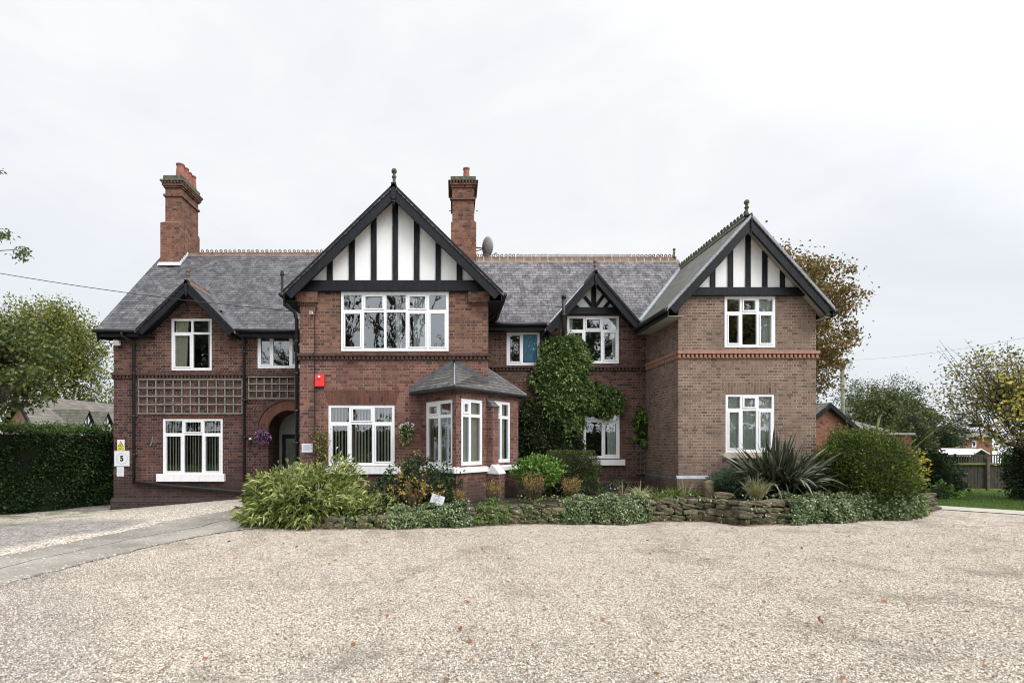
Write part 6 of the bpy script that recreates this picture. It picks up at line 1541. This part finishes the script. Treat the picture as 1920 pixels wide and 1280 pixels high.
# the near tree leaning in from the left edge
b = at(-60, 700, 13.4); tree('near_tree', 'near tree with large dark green leaves leaning in from the left edge', (b.x - .5, 13.8, -.2), 4, (b.x + .85, 13.6, 4.0, 1.1, 1.1, 1.3), 3600, .12, .10, 'near_leaf', 12, trunk=.14, clump=24, shell=.6)
root = thing('overhanging_branch', 'thin branch with two sprigs of leaves against the sky at the left', 'branch', at(-40, 470, 9)); m = MB(); C = []
for pts in (((-70, 478), (0, 470), (30, 468), (48, 474)), ((-70, 440), (-5, 436), (12, 440), (20, 450)), ((-60, 330), (-10, 322), (5, 320), (12, 324))):
    V = [at(a, b_, 9) for a, b_ in pts]; m.tube(V, [.014, .008, .006, .003], 5)
q = np.random.default_rng(8)
for (px, py, s, n) in ((40, 476, 11, 90), (50, 470, 8, 40), (12, 440, 10, 40), (2, 440, 9, 50), (3, 321, 4, 10)):
    for i in range(n): v = at(px + q.normal() * s * .75, py + q.normal() * s * .6, 9 + q.normal() * .12); C.append(list(v))
m.build('twigs', M['bark'], root); C = np.array(C); leaf_obj('leaves', C, q.normal(size=C.shape) + [0, 0, -.6], .065, .028, LM['tree_green'], root)
# trees behind the right wing
b = at(1445, 650, 27); tree('autumn_tree', 'tall orange brown autumn tree rising behind the right wing', (b.x, 27, -.8), 9, (b.x - .1, 27, 7.8, 4.0, 3.2, 5.0), 64000, .15, .115, 'autumn', 21, trunk=.38, clump=110, shell=.7, spread=.46)
for px, py, Y, rx, rz, mt, n, lb, s in ((1655, 770, 50, 3.6, 3.2, 'tree_green', 9000, 'rounded green tree beyond the telegraph pole', 31), (1720, 800, 44, 1.7, 2.3, 'tree_green', 4500, 'narrow dark tree right of the rounded green tree', 32), (1600, 800, 58, 2.6, 2.0, 'tree_green', 2500, 'distant green tree behind the small brick gable', 33),
                              (1772, 820, 30, 1.25, 1.5, 'tree_dark', 3600, 'small dark tree with a thin trunk before the far brick houses', 34)):
    b = at(px, py, Y); tree('distant_tree', lb, (b.x, Y, -1.3), max(2.5, b.z), (b.x, Y, b.z, rx, rx * .8, rz), int(n * 2.4), .20 if Y > 35 else .10, .12 if Y > 35 else .07, mt, s, trunk=.2 if Y > 35 else .07, clump=40, shell=.8, spread=.75)
# near tree at the right edge with yellow leaves
b = at(1900, 760, 15.5); tr = tree('autumn_fruit_tree', 'spreading tree with yellow and olive leaves at the right edge', (b.x + 1.0, 15.8, .0), 4, (b.x + .4, 15.6, 3.35, 2.2, 1.5, 1.55), 11500, .085, .06, 'mixed', 41, trunk=.13, clump=30, shell=.8, spread=.85)
q = np.random.default_rng(6); C = []
for (px, py, s, n) in ((1880, 705, 9, 16), (1912, 715, 12, 26), (1916, 745, 12, 26), (1895, 760, 12, 16), (1908, 780, 14, 20), (1850, 830, 22, 12), (1870, 790, 25, 14)):
    for i in range(n): C.append(list(at(px + q.normal() * s, py + q.normal() * s * .8, 13.9 + q.normal() * .2)))
C = np.array(C); leaf_obj('yellow_leaves', C, q.normal(size=C.shape) + [0, 0, -.3], .085, .07, LM['yellow'], tr)
m = MB(); C = []
for i in range(26):
    e = at(q.uniform(1755, 1920), q.uniform(615, 760), 15.2 + q.normal() * .4); s_ = at(1900 + q.normal() * 25, 800 + q.normal() * 20, 15.6); mid = s_.lerp(e, .55) + Vector((0, 0, .25)); m.tube([s_, mid, e], [.016, .009, .003], 4, cap=False)
    for t in q.random(9): p = (s_.lerp(mid, t) if t < .5 else mid.lerp(e, (t - .5) * 2)); C.append(list(p + Vector(q.normal(size=3) * .04)))
m.build('bare_twigs', M['bark'], tr); C = np.array(C); leaf_obj('sparse_leaves', C, q.normal(size=C.shape) + [0, 0, -.4], .075, .04, LM['autumn'], tr)
for nm, lb, px0, px1, py0, py1, Y, mt, n, L, w, s in (
    ('dark_shrub', 'dense dark shrub between the yew and the fence', 1716, 1772, 848, 950, 17.3, 'dark', 4200, .09, .06, 71), ('dark_shrub', 'loose dark green shrub hiding the left end of the fence', 1768, 1806, 872, 935, 18.6, 'tree_dark', 1500, .09, .05, 72),
    ('evergreen_shrub', 'tall black green shrub at the right edge beside the fence', 1888, 1970, 805, 962, 16.5, 'dark', 6500, .08, .05, 73), ('low_shrub', 'low light green plant at the corner of the lawn', 1742, 1790, 908, 950, 16.6, 'bright', 700, .10, .06, 74),
    ('dark_shrub', 'leafy dark bush rising behind the golden shrub', 1696, 1746, 790, 900, 21.5, 'tree_green', 3600, .11, .07, 75)):
    c, r = B(px0, px1, py0, py1, Y); bush(nm, lb, 'shrub', c, r, n, L, w, mt, s, zmin=.0, shell=.5, clump=14, cf=.66)
# lawn grass
q = np.random.default_rng(3); n = 14000; t = q.random(n); k = q.random(n); gx = np.interp(t, [0, 1], [12.6, 17.5]) + .8; gy = 27.1 - gx + 1.62; gx = gx + k * 5; gy = gy + k * 5
C = np.stack([gx, gy, np.array([gz(a, b_) for a, b_ in zip(gx, gy)])], 1); D = q.normal(size=C.shape) * .45 + [0, 0, 1]
tag(leaf_obj('grass', C, D, .07 * q.uniform(.6, 1.3, n), .012, LM['lawn'], None), 'short green lawn grass beyond the gravel', 'grass', kind='stuff')
# fence
def fence():
    Yf = 20.3; x0, x1 = ax(1740, Yf), ax(1965, Yf); root = thing('wooden_fence', 'dark boarded wooden fence with mossy rails beyond the lawn', 'fence', ((x0 + x1) / 2, Yf, 0)); P = Plane(0, Yf)
    zt_, zm, zb = az(866, Yf), az(871, Yf), az(921, Yf)
    m = MB(); k = int((x1 - x0) / .13)
    for i in range(k):
        a = x0 + (x1 - x0) * i / k; m.pbox(P, a, a + .122, zb, az(871, Yf) + rnd.uniform(-.01, .01), -.03, -.012 + .003 * (i % 2))
    m.build('boards', M['fence_wood'], root)
    m = MB(); k = int((x1 - x0) / .10)
    for i in range(k): a = x0 + (x1 - x0) * i / k; m.pbox(P, a, a + .04, az(869, Yf), az(853, Yf), -.03, -.015)
    m.pbox(P, x0, x1, az(854, Yf), az(852, Yf), -.035, -.008); m.build('top_palings', M['fence_wood'], root)
    for a, b_ in ((867.5, 871), (915.5, 919)):
        m = MB(); m.pbox(P, x0, x1, az(b_, Yf), az(a, Yf), -.01, .06); m.build('rail', M['fence_moss'], root)
    for px in (1762, 1849, 1935):
        m = MB(); u = ax(px, Yf); m.pbox(P, u - .06, u + .06, -.1, az(858, Yf), -.04, .10); m.build('post', M['fence_post'], root, bevel=.01)
fence()
# brick pier with pale coping, seen over the yew
Yp = 17.5; root = thing('brick_pier', 'brick wall end with pale stone coping behind the yew', 'wall', (ax(1692, Yp), Yp, 0)); m = MB(); m.box(ax(1640, Yp), ax(1709, Yp), Yp, Yp + .35, 0, az(815, Yp)); m.build('brickwork', M['brick_far'], root)
m = MB(); m.box(ax(1638, Yp), ax(1714, Yp), Yp - .05, Yp + .4, az(815, Yp) + .002, az(811, Yp)); m.build('coping', M['cream_slab'], root)
# far houses
def far_gable(label, px0, px1, pyr, pye, Y, D, wm='brick_far', win=(), pxr=None):
    x0, x1 = ax(px0, Y), ax(px1, Y); xr = ax(pxr, Y) if pxr else (x0 + x1) / 2; ze, zr = az(pye, Y), az(pyr, Y); root = thing('brick_house', label, 'house', ((x0 + x1) / 2, Y, -1.2)); P = Plane(0, Y)
    wl = MB(); wl.prism([(x0, -2), (x1, -2), (x1, ze), (xr, zr - .1), (x0, ze)], P, -D, 0); wl.build('wall', M[wm], root)
    m = MB()
    for sx, xe in ((-1, x0), (1, x1)):
        xo = xe + sx * .3; zo = ze - .3 * (zr - ze) / abs(xr - xe); pts = [(xr, Y - .25, zr + .08), (xo, Y - .25, zo + .08), (xo, Y + D, zo + .08), (xr, Y + D, zr + .08)]
        if sx > 0: pts = [pts[0], pts[3], pts[2], pts[1]]
        m.solid(pts, [(0, 1, 2), (0, 2, 3)], (0, 0, -.12))
    m.build('roof', M['far_roof'], root)
    m = MB()
    for sx, xe in ((-1, x0), (1, x1)):
        xo = xe + sx * .3; zo = ze - .3 * (zr - ze) / abs(xr - xe); m.prism([(xr, zr + .06), (xo, zo + .06), (xo, zo - .24), (xr, zr - .24)], P, .26, .30)
    m.build('bargeboard', M['black'], root)
    for i, (a, b_, c_, d_) in enumerate(win):
        m = MB(); u0, u1, z0, z1 = quad(P, a, b_, c_, d_); m.pbox(P, u0, u1, z0, z1, -.02, .03); w = m.build('window', M['upvc'], root); m = MB(); m.pbox(P, u0 + .08, (u0 + u1) / 2 - .03, z0 + .08, z1 - .08, .03, .034); m.pbox(P, (u0 + u1) / 2 + .03, u1 - .08, z0 + .08, z1 - .08, .03, .034); m.build('pane', M['ink'], w)
    return root
far_gable('small brick gable house beside the right wing behind the dark plant', 1500, 1600, 757, 800, 30, 9, pxr=1551)
def far_long(label, px0, px1, pyr, pye, Y, D, win=()):
    x0, x1 = ax(px0, Y), ax(px1, Y); ze = az(pye, Y); zr = ze + (az(pyr, Y) - ze); root = thing('brick_house', label, 'house', ((x0 + x1) / 2, Y, -1.2)); P = Plane(0, Y); m = MB(); m.box(x0, x1, Y, Y + D, -3, ze); m.build('wall', M['brick_far'], root)
    m = MB(); yr = Y + D / 2; zr2 = EYE + (zr - EYE) * yr / Y; m.solid([(x0 - .3, Y - .3, ze), (x1 + .3, Y - .3, ze), (x1 + .3, yr, zr2), (x0 - .3, yr, zr2)], [(0, 1, 2), (0, 2, 3)], (0, 0, -.15)); m.solid([(x0 - .3, yr, zr2), (x1 + .3, yr, zr2), (x1 + .3, Y + D + .3, ze), (x0 - .3, Y + D + .3, ze)], [(0, 1, 2), (0, 2, 3)], (0, 0, -.15)); m.build('roof', M['far_roof'], root)
    for a, b_, c_, d_ in win:
        m = MB(); u0, u1, z0, z1 = quad(P, a, b_, c_, d_); m.pbox(P, u0, u1, z0, z1, -.02, .03); w = m.build('window', M['upvc'], root); m = MB(); m.pbox(P, u0 + .12, u1 - .12, z0 + .12, z1 - .12, .03, .034); m.build('pane', M['ink'], w)
far_long('grey roofed house beyond the telegraph pole', 1588, 1655, 786, 806, 42, 8, [(1604, 1616, 812, 824)])
far_long('far brick terrace glimpsed through the trees at the right', 1745, 1860, 806, 818, 60, 9, [(1790, 1799, 826, 838), (1822, 1830, 826, 838)])
far_gable('white rendered far gable beyond the brick terrace', 1846, 1878, 808, 826, 64, 6, 'render')
Yc = 33; root = thing('conservatory', 'low flat white roofed outbuilding beyond the fence', 'outbuilding', (ax(1780, Yc), Yc, -1)); m = MB(); m.box(ax(1742, Yc), ax(1810, Yc), Yc, Yc + 4, -2, az(856, Yc)); m.build('wall', M['cream_slab'], root); m = MB(); m.box(ax(1738, Yc), ax(1814, Yc), Yc - .3, Yc + 4.3, az(856, Yc) + .01, az(848, Yc)); m.build('roof', M['white_sill'], root)
Yc = 25; root = thing('garden_shed', 'little dark shed with a pale edged pitched roof behind the fence', 'shed', (ax(1835, Yc), Yc, -.1)); P = Plane(0, Yc); a, b_, c_ = ax(1818, Yc), ax(1848, Yc), ax(1836, Yc); m = MB(); m.prism([(a, -.6), (b_, -.6), (b_, az(851, Yc)), (c_, az(843.5, Yc)), (a, az(853, Yc))], P, -1.8, 0); m.build('wall', M['fence_wood'], root)
m = MB(); m.prism([(a - .1, az(856, Yc)), (c_, az(842.5, Yc)), (b_ + .1, az(852, Yc)), (b_ + .1, az(850, Yc)), (c_, az(840.5, Yc)), (a - .1, az(854, Yc))], P, -2.0, .12); m.build('roof', M['white_sill'], root)
# telegraph pole
Yt = 34; root = thing('telegraph_pole', 'weathered wooden telegraph pole right of the house', 'telegraph pole', (ax(1581, Yt), Yt, -1)); m = MB(); m.tube([(ax(1582, Yt), Yt, -1.5), (ax(1579.5, Yt), Yt, az(672, Yt))], [.15, .10], 10); m.build('pole', M['wood_pole'], root, smooth=True)
m = MB()
for i in range(7): z = az(690 + i * 13, Yt); m.tube([(ax(1580, Yt) - .2, Yt, z), (ax(1580, Yt) + .2, Yt, z)], .014, 5)
m.build('step_irons', M['rust'], root)
root = thing('tv_aerial', 'small television aerial right of the telegraph pole', 'aerial', at(1590, 790, 41)); m = MB(); a = at(1588, 788, 41); m.tube([a, at(1588, 762, 41)], .02, 5); m.tube([at(1578, 767, 41), at(1600, 765, 41)], .015, 5)
for px in (1582, 1586, 1591, 1596): m.tube([at(px, 763, 41), at(px, 770, 41)], .012, 4)
m.build('rods', M['metal'], root)
wire('telephone_wire', 'thin telephone wire running from the pole to the right', (at(1580, 675, Yt), at(2050, 607, 20)), .007, 'metal', .3)
# trees and planting across the road, behind the camera: what the windows mirror
for i, (x, y, H, s, lb) in enumerate(((-7.5, -11, 20, 3, 'tall bare tree left of the photographer'), (-3.2, -13.5, 22, 5, 'tallest bare tree straight across from the house'), (3.5, -11, 18, 7, 'bare forked tree right of the photographer'), (-12.5, -14, 19, 11, 'bare tree at the far left across the road'))):
    q = random.Random(s); root = thing('bare_tree', lb, 'tree', (x, y, 0), 'bare trees behind the photographer'); m = MB()
    def grow(p, d, L, r, lv):
        e = p + d * L; mid = p.lerp(e, .5) + Vector((q.uniform(-1, 1), q.uniform(-1, 1), 0)) * L * .07; m.tube([p, mid, e], [r, r * .85, r * .66], 6 if lv > 2 else 4, cap=False)
        if lv == 0: return
        for k in range(3):
            nd = (d + Vector((q.uniform(-1, 1), q.uniform(-1, 1), q.uniform(-.25, .6))) * .75).normalized(); grow(p.lerp(e, q.uniform(.5, 1)), nd, L * q.uniform(.58, .8), r * .6, lv - 1)
    grow(Vector((x, y, -.2)), Vector((q.uniform(-.08, .08), 0, 1)).normalized(), H * .30, .36, 5); m.build('trunk_and_boughs', M['bark'], root)
for i, (x, y, rz, mt, lb) in enumerate(((-22, -12, 5.5, 'tree_dark', 'leafy dark tree at the far left behind the photographer'), (9.5, -13, 6.0, 'tree_dark', 'leafy dark tree right of the photographer across the road'), (22, -12, 5.0, 'mixed', 'half bare olive tree at the far right behind the photographer'))):
    tree('leafy_tree', lb, (x, y, -.2), 9, (x, y, 9.0, 5.0, 3.4, rz), 9000, .42, .30, mt, 91 + i, trunk=.3, clump=28)
c = (0, -17, 1.2); hb = thing('roadside_hedge', 'long dark hedge behind the photographer', 'hedge', (0, -17, 0)); q = np.random.default_rng(5); n = 9000
C = np.stack([q.uniform(-32, 32, n), -16 + q.normal(size=n) * .25, q.random(n) * 3.6], 1); C[:, 2] *= 1 + .25 * np.sin(C[:, 0] * .9); leaf_obj('foliage', C, q.normal(size=(n, 3)) + [0, .8, 0], .32, .2, LM['tree_dark'], hb)
m = MB(); m.box(-32, 32, -18.2, -16.4, -.2, 3.0); m.build('dark_filler', LM['core'], hb)
